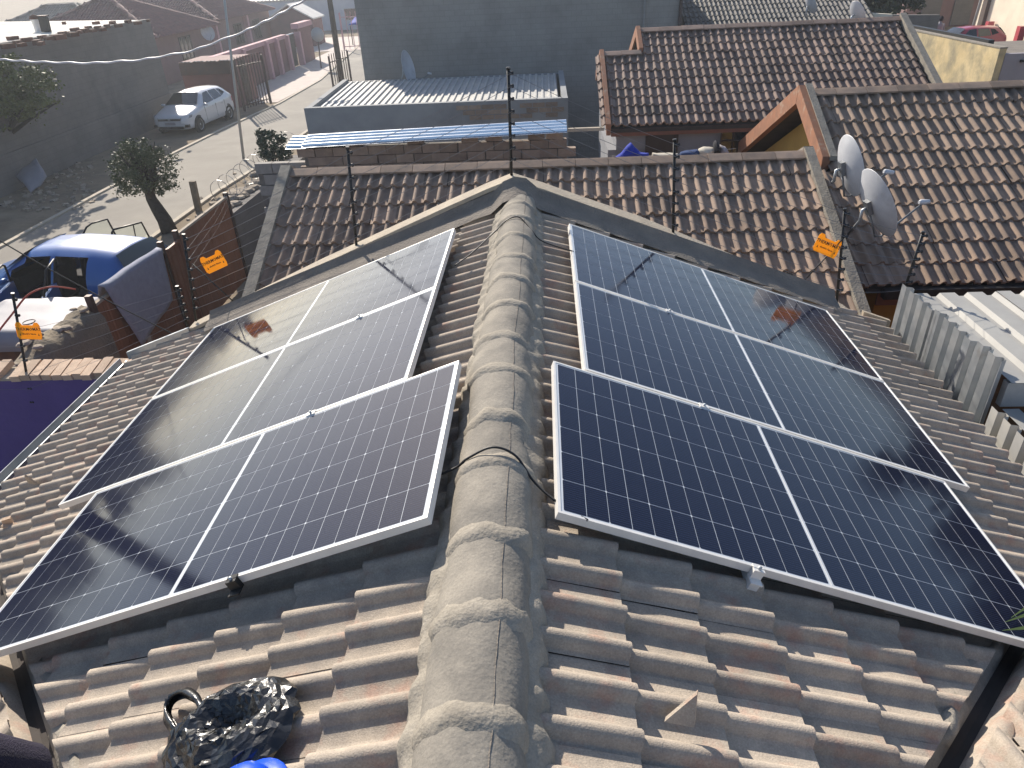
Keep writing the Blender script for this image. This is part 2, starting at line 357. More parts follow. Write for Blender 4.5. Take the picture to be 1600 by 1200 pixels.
# ================================================================== SETTING
mb = MB(); mb.add([(-500,-300,GZ),(500,-300,GZ),(500,900,GZ),(-500,900,GZ)], [(0,1,2,3)]); struct('ground', mb, 'dirt')
RL = [(-13.6,-40),(-13.45,12),(-13.45,26),(-13.2,31),(-12.7,36.5),(-12.7,44),(-14.5,62),(-19,90)]
RR = [(-9.9,-40),(-9.9,12),(-9.75,21),(-9.5,24),(-9.4,31),(-9.5,44),(-9.6,62),(-9.8,90)]
mb = MB(); n = len(RL)
mb.add([(x,y,GZ+.012) for x,y in RL]+[(x,y,GZ+.012) for x,y in RR], [(i,n+i,n+i+1,i+1) for i in range(n-1)]); struct('road', mb, 'asphalt')
for nm, line, s in (('kerb_strip', RL, -1), ('kerb_strip', RR, 1)):
    mb = MB(); w = .14
    for i in range(1, n-1):
        (x0,y0),(x1,y1) = line[i], line[i+1]
        mb.hexa([(x0,y0,GZ),(x0+s*w,y0,GZ),(x1+s*w,y1,GZ),(x1,y1,GZ),(x0,y0,GZ+.06),(x0+s*w,y0,GZ+.06),(x1+s*w,y1,GZ+.06),(x1,y1,GZ+.06)])
    struct(nm, mb, 'kerb')
mb = MB(); mb.add([(-16.3,37,GZ+.02),(-13.0,37,GZ+.02),(-12.86,44,GZ+.02),(-14.7,62,GZ+.02),(-16.3,62,GZ+.02)], [(0,1,2,3,4)]); struct('pavement', mb, 'paving')
mb = MB(); mb.add([(-30,60,GZ+.03),(6,60,GZ+.03),(6,72,GZ+.03),(-30,72,GZ+.03)], [(0,1,2,3)]); struct('cross_street', mb, 'paving')

# ================================================================== MAIN HOUSE
H = thing('tiled_house', (0,3,GZ), 'weathered pinkish beige tiled house roof in the foreground carrying six solar panels', 'house')
EL, ER, YF = -3.86, 3.36, 5.98
mb = MB()
mb.box((-3.55,2.9,-2.78), (.2,6.2,2.3)); mb.box((3.1,2.9,-2.78), (.2,6.2,2.3)); mb.build('wall', 'purple', H)
d = -.105
mb = MB(); mb.add([(0,-.6,d),(0,YF,d),(EL,YF,TT*EL+d),(EL,-.6,TT*EL+d)], [(0,1,2,3)])
mb.add([(0,-.6,d),(0,YF,d),(ER,YF,-TT*ER+d),(ER,-.6,-TT*ER+d)], [(3,2,1,0)])
mb.add([(.13,0,-TT*.13+d),(4.2,0,-TT*.13+d),(4.2,4.07,-TT*4.2+d)], [(0,1,2)]); mb.add([(-.2,0,-TT*.2+d),(-4.2,0,-TT*.2+d),(-4.2,4.0,-TT*4.2+d)], [(2,1,0)]); mb.build('roof_deck', 'deck', H)
tm = tile_mesh('roof_tile', 'tile', 'fine', hroll=.0385, step=.030)
# solar panel footprints (fit): distance from ridge u, y
PL, PW, PG = 2.278, 1.134, .0135
PAN = []
for s, ur, un, y in ((1, .5128, .3438, 1.9789), (-1, .443, .1527, 1.8815)):
    for k in range(3): PAN.append((s, un if k == 0 else ur, y+k*(PW+PG), k))
def covered(c):
    for s, u0, y, k in PAN:
        if c.x*s > 0 and u0+.32 < abs(c.x)/CT < u0+PL-.36 and y+.45 < c.y < y+PW-.1+(.1 if k < 2 else -.25): return True
    return False
VR, VL = .13, .20        # valley offsets: |x| = y + V
kR = lambda c: c.y < YF-.02 and c.y > .5 and not covered(c)
q = .7071
tile_roof(H, (0,0,-.025), (CT,0,-ST), NR, (-6.0,-.6), 11, tm, lambda c: kR(c) and c.x < ER+.05, u0=.19, limit=138, jitter=.9,
          clip=[((VR-.07,0,0), (-q,q,0)), ((0,5.97,0), (0,-1,0))], v0=.04)
tile_roof(H, (0,0,-.025), (-CT,0,-ST), NL, (.6,6.0), 13, tm, lambda c: kR(c) and c.x > EL-.05, u0=.19, limit=138, jitter=.9,
          clip=[((-VL+.07,0,0), (q,q,0)), ((0,5.97,0), (0,-1,0))], v0=-.02)
# the wing the photographer stands on (faces +Y)
nC = Vector((0, ST, CT))
tile_roof(H, (0,-VR,-.025), (0,CT,-ST), nC, (.6,4.2), 11, tm, lambda c: c.y < 3.2, u0=-.05, limit=12, clip=[((VR+.09,0,0), (q,-q,0))], jitter=3)
tile_roof(H, (0,-VL,-.025), (0,CT,-ST), nC, (-4.2,-.6), 11, tm, lambda c: c.y < 3.2, u0=-.05, limit=12, clip=[((-VL-.09,0,0), (-q,-q,0))], jitter=3)
# valley troughs
for s, V, nm in ((1, VR, 'valley_gutter'), (-1, VL, 'valley_gutter')):
    P = []
    for i in range(26):
        t = .15+i*.16; row = []
        for j, (o, h) in enumerate(((-.2,.004),(-.11,-.035),(0,-.075),(.11,-.035),(.2,.004))):
            x = t+o*q; y = t-V-o*q; z = -TT*max(x, y+V)
            row.append((s*x, y, z+h-.045+.006*nz((x*7,y*7,0))))
        P.append(row[::s])
    mb = MB(); mb.grid(P); mb.build(nm, 'cement', H)
# cut-edge mortar along the valleys: lumpy fillets
for s, V in ((1, VR), (-1, VL)):
    for side in (1, -1):
        P = []
        for i in range(70):
            t = .5+i*.04; row = []
            wob = .055*nz((t*4.5, side*3, s)) + .03*nz((t*15, side, s))
            for o, h in ((.025,-.085),(.055+wob*.8,-.020),(.095+wob,.014+.022*nz((t*9,1,s))),(.165+wob*.6,-.035)):
                o *= side; x = t+o*q; y = t-V-o*q; z = -TT*max(x, y+V)
                row.append((s*x, y, z+h+.006*nz((x*25,y*25,2))))
            P.append(row[::s*side])
        mb = MB(); mb.grid(P); mb.build('valley_mortar', 'tile' if side > 0 else 'mortar', H)
# ridge: slushed-over half-round caps with mortar collars
YB = [5.96,5.57,5.2,4.8,4.42,4.05,3.67,3.28,2.92,2.53,2.2,1.81,1.46,1.115,.77,.42]
RN = 18
def cap_pt(y, a, r, extra=0.0):
    x = math.cos(a)*r*1.10; z = -.068+math.sin(a)*(r*.95)
    w = .013*nz((x*3.5,y*2.6,z*3.5)) + .006*nz((x*9,y*9,z*9)) + .0025*nz((x*22,y*22,z*22))
    return ((1+w/r)*x + .02*nz((0,y*1.1,3)), y, z + w*1.2 + extra)
for i in range(len(YB)-1):
    y1, y0 = YB[i], YB[i+1]; P = []
    for k in range(9):
        t = k/8; y = y1+(y0-.02-y1)*t; r = .134+.004*t
        P.append([cap_pt(y, math.pi*(j/RN), r) for j in range(RN+1)])
    mb = MB(); mb.grid(P); mb.build('ridge_tile', 'ridge', H)
    mb = MB(); mb.tube([Vector(cap_pt(y1+(y0-.02-y1)*k/8, math.pi*.36+.03*nz((i*2.1,k*.5,0)), (.1345+.004*k/8)))+Vector((0,0,.0)) for k in range(9)], .0016, 5); mb.build('seam', 'cement', H)
    P = []
    for k in range(6):
        t = k/5; y = y0+.055-.105*t; b = math.sin(math.pi*t)**.8*(1 if t < .6 else 1.15)-.35
        P.append([cap_pt(y+.018*nz((j*.5,y0*3,1)), math.pi*(j/RN*1.06-.03), .136+.013*b+.005*nz((j*.5,y0*5,k*.4))) for j in range(RN+1)])
    mb = MB(); mb.grid(P); mb.build('mortar_collar', 'mortar', H)
for s in (1, -1):
    P = []
    for i in range(280):
        y = .45+i*.0197; row = []
        roll = .010*math.cos((y-1.73)/.15*2*math.pi)
        wob = .022*nz((y*4,s*5,0)) + .014*nz((y*13,s,4)) + .012*nz((y*30,s,8))
        for k, (o, h) in enumerate(((.118,.032),(.145,.014),(.168,.006),(.188,-.004),(.205,-.060))):
            x = o+wob*(k/3)*.8+(.004*roll/.012*(k/4)); row.append((s*x, y, -TT*x+h+roll*(k/3)+.012*nz((x*22,y*22,s*3))*(1 if k < 4 else 0)))
        P.append(row[::s])
    mb = MB(); mb.grid(P); mb.build('mortar_bed', 'mortar', H)
# gable parapet and its coping
top = [(295,513),(400,461),(500,412),(600,366),(700,320),(760,293),(800,277),(850,293),(920,318),(1000,345),(1100,386),(1200,428),(1290,470),(1325,486),(1343,500)]
TP = [ony(x, y, 6.0) for x, y in top]
body = [Vector((p.x,5.96,p.z-.035)) for p in TP] + [Vector((TP[-1].x+.02,5.96,-1.6)), Vector((TP[0].x,5.96,-1.6))]
mb = MB(); mb.prism(body, (0,.16,0)); mb.build('parapet', 'cement', H)
mb = MB()
for i in range(len(TP)-1):
    a, b = TP[i], TP[i+1]
    w0 = .003*nz((i*3.1,0,0)); mb.hexa([(a.x,5.945,a.z-.034),(b.x,5.945,b.z-.034),(b.x,6.135,b.z-.034),(a.x,6.135,a.z-.034),(a.x,5.945+w0,a.z),(b.x,5.945+w0,b.z),(b.x,6.135,b.z+.004),(a.x,6.135,a.z+.004)])
mb.build('coping', 'coping', H)
mb = MB(); mb.box((-.1,6.04,-2.8), (6.9,.2,2.5)); mb.build('gable_wall', 'cement', H)
# grey flashing paint swept up the foot of the parapet
P = []
for i in range(60):
    x = -2.95+i*5.75/59; zt = -TT*abs(x)
    zt = max(zt, -TT*abs(x)) + (.05 if abs(x) < .14 else 0)
    w = .03*nz((x*3,0,0))+.02*nz((x*11,0,2))
    P.append([(x,5.70+w+.05*abs(nz((x*5,3,1))),zt+.012),(x,5.80+w*.5,zt+.042),(x,5.90,zt+.062),(x,5.948,zt+.12)])
mb = MB(); mb.grid(P[::-1]); mb.build('flashing', 'cement', H)
# left eave: steel gutter and far verge trim
gx = EL-.02; gz = TT*EL
mb = MB()
prof = [(-.02,-.02),(-.025,-.11),(-.085,-.11),(-.10,.0),(-.088,.004),(-.078,-.09),(-.035,-.09),(-.03,-.02)]
mb.prism([(gx+x, .3, gz+z-.01) for x, z in prof], (0,5.62,0)); mb.build('gutter', 'galv', H)
mb = MB(); mb.prism([(EL-.03,5.93,gz-.03),(EL-.03,5.93,gz+.05),(-3.2,5.93,TT*-3.2+.05),(-3.2,5.93,TT*-3.2-.03)], (0,.03,0)); mb.build('verge_trim', 'galv', H)
mb = MB(); mb.prism([(3.1,5.94,-TT*3.1+.01),(3.36,5.94,-TT*3.36+.01),(3.36,5.94,-TT*3.36-.08),(3.1,5.94,-TT*3.1-.08)], (0,.04,0)); mb.build('verge_trim', 'coping', H)

# ---------------------------------------------------------------- solar panels
cell_x = (PL-2*.022-.020)/24; cell_y = (PW-2*.020)/6
def cell_mesh():
    a, b, c = cell_x-.0024, cell_y-.0032, .0055
    mb = MB(); mb.add([(0,c,0),(c*.6,0,0),(a-.001,0,0),(a,0,0),(a,b,0),(c*.6,b,0),(0,b-c,0)], [(0,1,2,3,4,5,6)])
    me = mb.mesh('solar_cell'); me.materials.append(MATS['cell']); return me
cm = cell_mesh()
def frame_mesh():
    mb = MB(); h = .035; w = .011
    mb.box((PL/2, w/2, -h/2), (PL, w, h)); mb.box((PL/2, PW-w/2, -h/2), (PL, w, h))
    mb.box((w/2, PW/2, -h/2), (w, PW-2*w, h)); mb.box((PL-w/2, PW/2, -h/2), (w, PW-2*w, h)); return mb.mesh('frame')
fm = frame_mesh(); fm.materials.append(MATS['alu'])
mb = MB(); mb.box((PL/2, PW/2, -.0042), (PL-.02, PW-.02, .0034)); bmh = mb.mesh('backsheet'); bmh.materials.append(MATS['backsheet'])
mb = MB(); mb.box((PL/2, PW/2, -.0021), (.0052, PW-.03, .0006)); bar = mb.mesh('centre_bar'); bar.materials.append(MATS['alu'])
lab = {(1,0): 'nearest solar panel on the right slope, dark blue with a curved scratch beside the ridge',
       (1,1): 'middle solar panel of the three on the right roof slope',
       (1,2): 'farthest solar panel on the right slope, mirroring a fence post and orange sign',
       (-1,0): 'nearest solar panel on the left slope, dark blue corner close to the ridge',
       (-1,1): 'middle solar panel of the three on the left roof slope',
       (-1,2): 'farthest solar panel on the left slope, pale with sky reflection and a mirrored sign'}
def slope_pt(s, u, y, h=0.0):   # point on the panels' plane
    n = NR if s > 0 else NL
    return Vector((s*u*CT-.07, y, -u*ST+.105)) + n*h
for s, u0, y, k in PAN:
    n = NR if s > 0 else NL; u = Vector((s*CT,0,-ST)); v = n.cross(u)
    o = slope_pt(s, u0, y if s > 0 else y+PW)
    M = basis(u, v, n, o)
    t = thing('solar_module', o, lab[(s,k)], 'solar panel', 'solar panels on the foreground roof', M)
    link('frame', fm, None, t, M); bs = link('backsheet', bmh, None, t, M)
    link('centre_bar', bar, None, t, M)
    for i in range(24):
        flip = (i % 2) == 1
        for j in range(6):
            x = .022+i*cell_x+(.020 if i >= 12 else 0); yy = .020+j*cell_y+.0014
            if flip: L4 = Matrix.Translation((x+cell_x-.0011, yy+cell_y-.0028, -.0019)) @ Matrix.Rotation(math.pi, 4, 'Z')
            else: L4 = Matrix.Translation((x+.0011, yy, -.0019))
            link('solar_cell', cm, None, t, M @ L4)
# mounting rails (along the ridge) and clamps
def rail(s, u, y0, y1, label):
    n = NR if s > 0 else NL; u_ = Vector((s*CT,0,-ST)); v = n.cross(u_)
    a = slope_pt(s, u, (y0+y1)/2, -.056)
    mb = MB(); mb.box((0,0,0), (.04, y1-y0, .04)); me = mb.mesh('mounting_rail'); me.materials.append(MATS['alu'])
    return tag(link('mounting_rail', me, None, None, basis(u_, v, n, a)), label, 'rail', 'aluminium rails under the solar panels')
def clamp(s, u, y, label, endc=True):
    n = NR if s > 0 else NL; u_ = Vector((s*CT,0,-ST)); v = n.cross(u_); M = basis(u_, v, n, slope_pt(s, u, y, 0))
    t = thing('panel_clamp', (0,0,0), label, 'clamp', 'clamps holding the solar panels', M)
    mb = MB()
    if endc:
        e = -1 if s > 0 else 1
        mb.box((0, e*.014, -.018), (.045,.024,.044)); mb.box((0, -e*.001, .003), (.045,.02,.005)); mb.box((0, e*.03, -.04), (.05,.05,.006))
    else: mb.box((0,0,.0025), (.05,.034,.005))
    me = mb.mesh('bracket'); me.materials.append(MATS['alu' if s > 0 or not endc else 'black']); link('bracket', me, None, t, M)  # left end clamp: black in place of aluminium, its shade put into the colour
    mb = MB(); mb.lathe([(0,.016),(.007,.016),(.007,.006),(.007,.003)], 8, Matrix.Translation((0, (-.012 if s > 0 else .012) if endc else 0, 0)))
    me = mb.mesh('bolt'); me.materials.append(MATS['galv']); link('bolt', me, None, t, M)
ucr = (rR(1183,880,.08).x+.07)/CT; ucl = -(rL(362,908,.12).x+.07)/CT
rail(1, ucr, 1.93, 5.45, 'aluminium rail under the right panels, poking out beside the silver end clamp')
rail(1, ucr+1.15, 2.05, 5.45, 'aluminium rail hidden under the outer half of the right solar panels')
rail(-1, ucl, 1.95, 5.35, 'aluminium rail ending in the dark below the left near panel edge')
rail(-1, max(.5, ucl-1.1), 1.98, 5.35, 'aluminium rail under the ridge side of the left solar panels')
clamp(1, ucr, 1.9789, 'silver end clamp on the near edge of the right front panel')
clamp(-1, ucl, 1.8815, 'shadowed end clamp under the near edge of the left front panel')
for s, y0, uu, nm in ((1, 1.9789, ucr, 'right'), (-1, 1.8815, ucl, 'left')):
    for k, w in ((1, 'near'), (2, 'far')):
        clamp(s, uu+.02, y0+k*(PW+PG)-PG/2, 'small middle clamp on the %s seam between the %s slope panels' % (w, nm), False)
# solar cables over the ridge
def cable(pts, r, label, name='solar_cable', m='black', cat='cable', group=None, sub=6):
    pts = [Vector(p) for p in pts]; out = []
    for i in range(len(pts)-1):
        p0, p1, p2, p3 = pts[max(i-1,0)], pts[i], pts[i+1], pts[min(i+2,len(pts)-1)]
        for k in range(sub):
            t = k/sub; out.append(.5*((2*p1)+(p2-p0)*t+(2*p0-5*p1+4*p2-p3)*t*t+(3*p1-p0-3*p2+p3)*t*t*t))
    out.append(pts[-1]); mb = MB(); mb.tube(out, r, 6); return tag(mb.build(name, m), label, cat, group)
cable([(-.34,2.22,-.02),(-.25,2.21,-.03),(-.15,2.23,.0),(-.10,2.23,.045),(0,2.24,.09),(.09,2.22,.062),(.16,2.15,-.01),(.25,2.06,-.04),(.36,1.98,-.06)], .005, 'black solar cable draped over the ridge between the two nearest panels')
cable([(-.40,4.55,-.06),(-.3,4.75,-.05),(-.16,5.05,-.01),(-.06,5.12,.06),(.03,5.13,.075),(.12,5.0,.02),(.2,4.92,-.04),(.42,4.8,-.08)], .005, 'black cable crossing the ridge near the far parapet')

# ---------------------------------------------------------------- things lying on the foreground roof
def crumple_bag():
    t = thing('plastic_bag', rL(350,1150), 'crumpled shiny black plastic bag with an open handle loop on the left roof tiles', 'bag')
    c = rL(362,1148); u = Vector((-CT,0,-ST)); v = Vector((0,1,0)); n = NL
    P = []; NI, NJ = 20, 44; rb = random.Random(31)
    def fold(x, y, f, sd):
        q_ = Vector((x*f, y*f, sd)); return 1-abs(noise.noise(q_+Vector((noise.noise(q_*.6),noise.noise(q_*.6+Vector((5,2,1))),0))*.8))*2.4
    for i in range(NI+1):
        row = []; ph = i/NI
        for j in range(NJ):
            a = 2*math.pi*j/NJ
            edge = 1+.16*nz((math.cos(a)*1.4, math.sin(a)*1.4, 1.3))+.10*nz((math.cos(a)*4,math.sin(a)*4,2))
            rr = ph*edge; x = .245*rr*math.cos(a)+rb.gauss(0,.004)*(ph > 0); y = .185*rr*math.sin(a)+rb.gauss(0,.004)*(ph > 0)
            h = .08*max(0, 1-ph**3)**.7
            pock = -.075*math.exp(-(((x-.02)/.10)**4+((y-.03)/.045)**4))
            h = h*(.86+.18*fold(x,y,7,.7)) + .013*fold(x,y,15,2.1)*(1-ph**3) + pock*(1-ph) + rb.gauss(0,.0022) + .004
            row.append(c + u*(-x) + v*y + n*max(h, .008))
        row.append(row[0]); P.append(row)
    mb = MB(); mb.grid(P, False); bo = mb.build('bag_body', 'plastic_bag', t)
    bm = bmesh.new(); bm.from_mesh(bo.data); bmesh.ops.remove_doubles(bm, verts=bm.verts[:], dist=.0004); bmesh.ops.triangulate(bm, faces=bm.faces[:]); bm.to_mesh(bo.data); bm.free()
    bv = bo.modifiers.new('soft', 'BEVEL'); bv.width = .0022; bv.segments = 2; bv.limit_method = 'ANGLE'; bv.angle_limit = .1
    hp = [(300,1155,.02),(275,1138,.035),(262,1115,.04),(266,1095,.05),(286,1084,.06),(306,1094,.06),(318,1112,.05)]
    pts = [rL(x, y, h) for x, y, h in hp]; Q = []
    sm = []
    for i in range(len(pts)-1):
        p0,p1,p2,p3 = pts[max(i-1,0)],pts[i],pts[i+1],pts[min(i+2,len(pts)-1)]
        for k in range(5):
            f = k/5; sm.append(.5*((2*p1)+(p2-p0)*f+(2*p0-5*p1+4*p2-p3)*f*f+(3*p1-p0-3*p2+p3)*f**3))
    sm.append(pts[-1]); cc = sum(sm, Vector())/len(sm)
    for i, p in enumerate(sm):
        o = (p-cc).normalized(); w = .022+.008*nz((i*.4,0,0))
        Q.append([p+o*w*-.5+n*.012, p+n*(.02+.008*nz((i*.9,2,0))), p+o*w+n*.0, p+o*w*.6-n*.02, p-o*w*.4-n*.015])
    mb = MB(); mb.grid(Q); o = mb.build('handle', 'plastic_bag', t); sd_ = o.modifiers.new('thick', 'SOLIDIFY'); sd_.thickness = .002
crumple_bag()
def cap():
    o = rL(385,1250,.05)
    t = thing('blue_sun_hat', o, 'bright blue rounded hat edge at the bottom beside the black bag', 'hat')
    M = Matrix.Translation(o) @ rot_to(NL)
    mb = MB(); mb.lathe([(.085,-.03),(.088,.02),(.08,.05),(.06,.072),(.03,.083),(.0,.086)], 28, M); mb.build('dome', 'blue_plastic', t)
    mb = MB(); mb.lathe([(.088,.0),(.12,-.008),(.122,-.016),(.088,-.012)], 28, M); mb.build('brim', 'blue_plastic', t)
cap()
# bent knee at the lower left frame edge
def knee():
    o = onp(-40,1260,nC,(0,-VL,0))
    k = CAM + ray(8,1160)*1.62
    t = thing('person', (k.x,k.y-.1,k.z-.45), 'dark navy trousered knee at the lower left corner of the roof', 'person')
    mb = MB(); pts = [k+Vector((-.42,-.5,-.12)), k+Vector((-.25,-.3,-.07)), k+Vector((-.1,-.12,-.02)), k+Vector((-.04,-.03,-.02)), k+Vector((-.03,0,-.10)), k+Vector((-.06,-.02,-.28)), k+Vector((-.1,-.06,-.5))]
    mb.tube(pts, [.1,.09,.075,.066,.062,.058,.055], 20); mb.build('trouser_leg', 'navy', t)
knee()
# upright broken tile shard
p = rR(1062,1112)
mb = MB(); mb.prism([p+Vector((-.05,-.03,-.005)), p+Vector((.035,-.045,-.01)), p+Vector((.045,.005,.075))], (.006,.014,.004)); tag(mb.build('tile_shard', 'tile', origin=p), 'triangular broken tile shard standing up on the right foreground tiles', 'tile shard')
p = rL(50,755); mb = MB(); mb.prism([p+Vector((-.03,0,0)), p+Vector((.05,-.02,.0)), p+Vector((.0,-.03,.09))], (.004,.012,.004)); tag(mb.build('tile_shard', 'tile', origin=p), 'small broken tile shard upright near the left gutter', 'tile shard')
p = rL(15,820); mb = MB(); mb.box(p+Vector((0,0,.03)), (.05,.03,.05), Matrix.Rotation(.5,3,'Z')); mb.box(p+Vector((.02,-.02,.012)), (.08,.05,.012), Matrix.Rotation(.3,3,'Y')); tag(mb.build('wood_chip', 'brick_pale', origin=p), 'pale yellow offcut lying on the left tiles at the frame edge', 'offcut')
# grass blades right edge
t = thing('grass_tuft', rR(1615,985), 'green grass blades reaching in over the right front panel edge', 'grass')
for i, (a, b) in enumerate((((1570,972),(1640,955)), ((1566,985),(1640,985)), ((1580,965),(1640,930)))):
    A = rR(*a, .13); B = rR(*b, .06); C2 = (A+B)/2+Vector((0,0,.02)); mb = MB()
    mb.grid([[A+Vector((0,.001,0)),A-Vector((0,.001,0))],[C2+Vector((0,.008,0)),C2-Vector((0,.008,.004))],[B+Vector((0,.01,0)),B-Vector((0,.01,.004))]]); mb.build('blade', 'grass', t)

# ================================================================== ELECTRIC FENCE
POSTS = [((20,460),(52,652),'leftmost black electric fence post, on the purple wall'),
         ((287,368),(305,497),'black fence post at the left end of the parapet, beside an orange sign'),
         ((277,449),(291,505),'short black fence post just left of the parapet end'),
         ((543,232),(557,388),'black fence post on the left slope of the parapet before the tiled neighbour roof'),
         ((794,108),(799,268),'tall black fence post standing at the apex of the parapet'),
         ((1054,220),(1052,370),'black fence post on the right slope of the parapet'),
         ((1320,328),(1308,470),'black fence post near the right end of the parapet in front of the satellite dish'),
         ((1442,364),(1410,462),'rightmost leaning black fence post beside the corrugated canopy')]
NW = 8; FY = 6.06; anchors = []
for a, b, l in POSTS:
    A = ony(*a, FY); B = ony(*b, FY) + Vector((0,0,-.03))
    t = thing('fence_post', B, l, 'fence post', 'black electric fence posts along the parapet')
    mb = MB(); mb.tube([B, A], .0125, 8); mb.build('pole', 'black', t)
    mb = MB(); d = (A-B).normalized(); mb.tube([A-d*.005, A+d*.015], .017, 8); mb.build('end_cap', 'black', t)
    L = (A-B).length; nb = NW if L > .5 else 5; row = []
    for k in range(nb):
        p = B+d*(L*(1-(k+.3)/nb*.92)) + Vector((.02,-.012,0))
        M = Matrix.Translation(p) @ Matrix.Rotation(math.pi/2, 4, 'Y')
        mb = MB(); mb.lathe([(0,-.022),(.012,-.022),(.017,-.012),(.009,0),(.017,.012),(.012,.022),(0,.022)], 8, M); mb.build('insulator', 'black', t); row.append(p+Vector((0,-.015,0)))
    anchors.append(row)
names = ['topmost','second','third','fourth','fifth','sixth','seventh','lowest']
for k in range(NW):
    pts = []
    for i in (1, 3, 4, 5, 6, 7):
        if k < len(anchors[i]): pts.append(anchors[i][k])
    out = [pts[0]]
    for a, b in zip(pts, pts[1:]):
        for j in range(1, 7):
            f = j/6; out.append(a.lerp(b, f)-Vector((0,0,.02*4*f*(1-f))))
    mb = MB(); mb.tube(out, .0019, 4, cap=False); tag(mb.build('fence_wire', 'wire'), '%s strand of electric fence wire above the parapet' % names[k], 'fence wire', 'wires of the parapet electric fence')
for k in range(5):
    a = anchors[0][k+2]; b = anchors[2][k]; e = onx(-40, 470+k*30, -5.2) if False else a+Vector((-1.2,0,.0))
    mb = MB(); mb.tube([e, a, a.lerp(b,.5)-Vector((0,0,.02)), b], .0014, 4, cap=False)
    tag(mb.build('fence_wire', 'wire'), '%s strand of electric fence wire over the purple wall' % ['topmost','second','third','fourth','lowest'][k], 'fence wire', 'wires of the purple wall electric fence')
for k in range(3):   # side run from the corner over the yard
    a = anchors[1][k+1]; b = Vector((-6.15,13.9,-2.05-.13*k))
    mb = MB(); mb.tube([a, a.lerp(b,.5)-Vector((0,0,.05)), b], .0012, 4, cap=False)
    tag(mb.build('fence_wire', 'wire'), '%s thin wire running from the parapet corner along the brown fence' % ['topmost','second','third','fourth','lowest'][k], 'fence wire', 'wires running back along the brown fence')
# stays (thin struts)
for a, b, l in (((1318,372),(1246,450),'thin dark stay bracing the right fence post across its orange sign'), ((300,412),(372,478),'thin dark stay from the left corner post down to the parapet')):
    A = ony(*a, FY-.02); B = ony(*b, FY-.02); mb = MB(); mb.tube([A,B], .006, 6); tag(mb.build('fence_stay', 'black', origin=B), l, 'stay')
cable([ony(-60,330,6.0), ony(0,376,6.0), ony(140,455,6.0), ony(290,532,6.0)], .006, 'dark guy cable running diagonally down to the left parapet end', 'guy_cable')
# warning signs
def sign(px, w, tilt, yaw, label):
    P = ony(*px, FY-.03); h = w*.68
    M = Matrix.Translation(P) @ Matrix.Rotation(yaw,4,'Z') @ Matrix.Rotation(tilt,4,'Y') @ Matrix.Rotation(math.radians(78),4,'X')
    t = thing('warning_sign', P, label, 'warning sign', 'orange electric fence warning signs', M)
    pts = [(-.5,-.36),(-.42,-.5),(.46,-.5),(.5,-.3),(.47,.36),(.40,.5),(.28,.5),(.2,.34),(-.22,.34),(-.30,.5),(-.44,.5),(-.5,.34)]
    mb = MB(); mb.prism([(x*w,y*h,0) for x,y in pts], (0,0,.003)); me = mb.mesh('plate'); me.materials.append(MATS['orange']); link('plate', me, None, t, M)
    for txt, sz, y in (('THERMOMAT', .165, .02), ('electric fence', .10, -.22)):
        cu = bpy.data.curves.new('t','FONT'); cu.body = txt; cu.size = sz*w*1.0; cu.align_x = 'CENTER'; cu.extrude = .0004; cu.resolution_u = 1; cu.offset = .0006
        ob = bpy.data.objects.new('t', cu); COL.objects.link(ob); dg = bpy.context.evaluated_depsgraph_get()
        me = bpy.data.meshes.new_from_object(ob.evaluated_get(dg)); bpy.data.objects.remove(ob); me.materials.clear(); me.materials.append(MATS['ink'])
        link('lettering', me, None, t, M @ Matrix.Translation((0,y*h,.0036)))
    for x in (-.36,.38):
        mb = MB(); mb.prism([(x*w-.006,-.28*h,.0033),(x*w+.007,-.28*h,.0033),(x*w,-.13*h,.0033)], (0,0,.0005)); me = mb.mesh('symbol'); me.materials.append(MATS['ink']); link('symbol', me, None, t, M)
sign((334,409), .235, math.radians(-22), 0, 'tilted orange warning sign hanging on the wires beside the left parapet corner')
sign((1293,384), .235, math.radians(24), 0, 'orange warning sign crossed by a stay, in front of the right tiled roof')
sign((45,517), .25, math.radians(3), math.radians(0), 'orange warning sign on the wires over the purple wall, before the crumbling wall')

# ================================================================== NEIGHBOUR HOUSES
def roof_under(parent, A, B, run, pitch, side=-1, back=True, m='deck', th=.06):
    """solid roof body: ridge A-B (along X), slope toward -Y (side=-1) and the far slope"""
    t = math.tan(pitch); y = A[1]; z = A[2]-.07
    poly = [(A[0], y, z), (A[0], y-run, z-run*t), (A[0], y-run, z-run*t-th), (A[0], y, z-th), (A[0], y+run, z-run*t-th), (A[0], y+run, z-run*t)]
    mb = MB(); mb.prism(poly, (B[0]-A[0],0,0)); return mb.build('roof_deck', m, parent)
def verge(parent, P0, P1, m, w=.10, h=.14, name='verge_board', drop=.08):
    P0 = Vector(P0); P1 = Vector(P1); x = Vector((1,0,0)); d = (P1-P0); up = Vector((0,0,1))
    mb = MB(); mb.hexa([P0-x*w/2-up*drop, P0+x*w/2-up*drop, P1+x*w/2-up*drop, P1-x*w/2-up*drop, P0-x*w/2+up*(h-drop), P0+x*w/2+up*(h-drop), P1+x*w/2+up*(h-drop), P1-x*w/2+up*(h-drop)])
    return mb.build(name, m, parent)
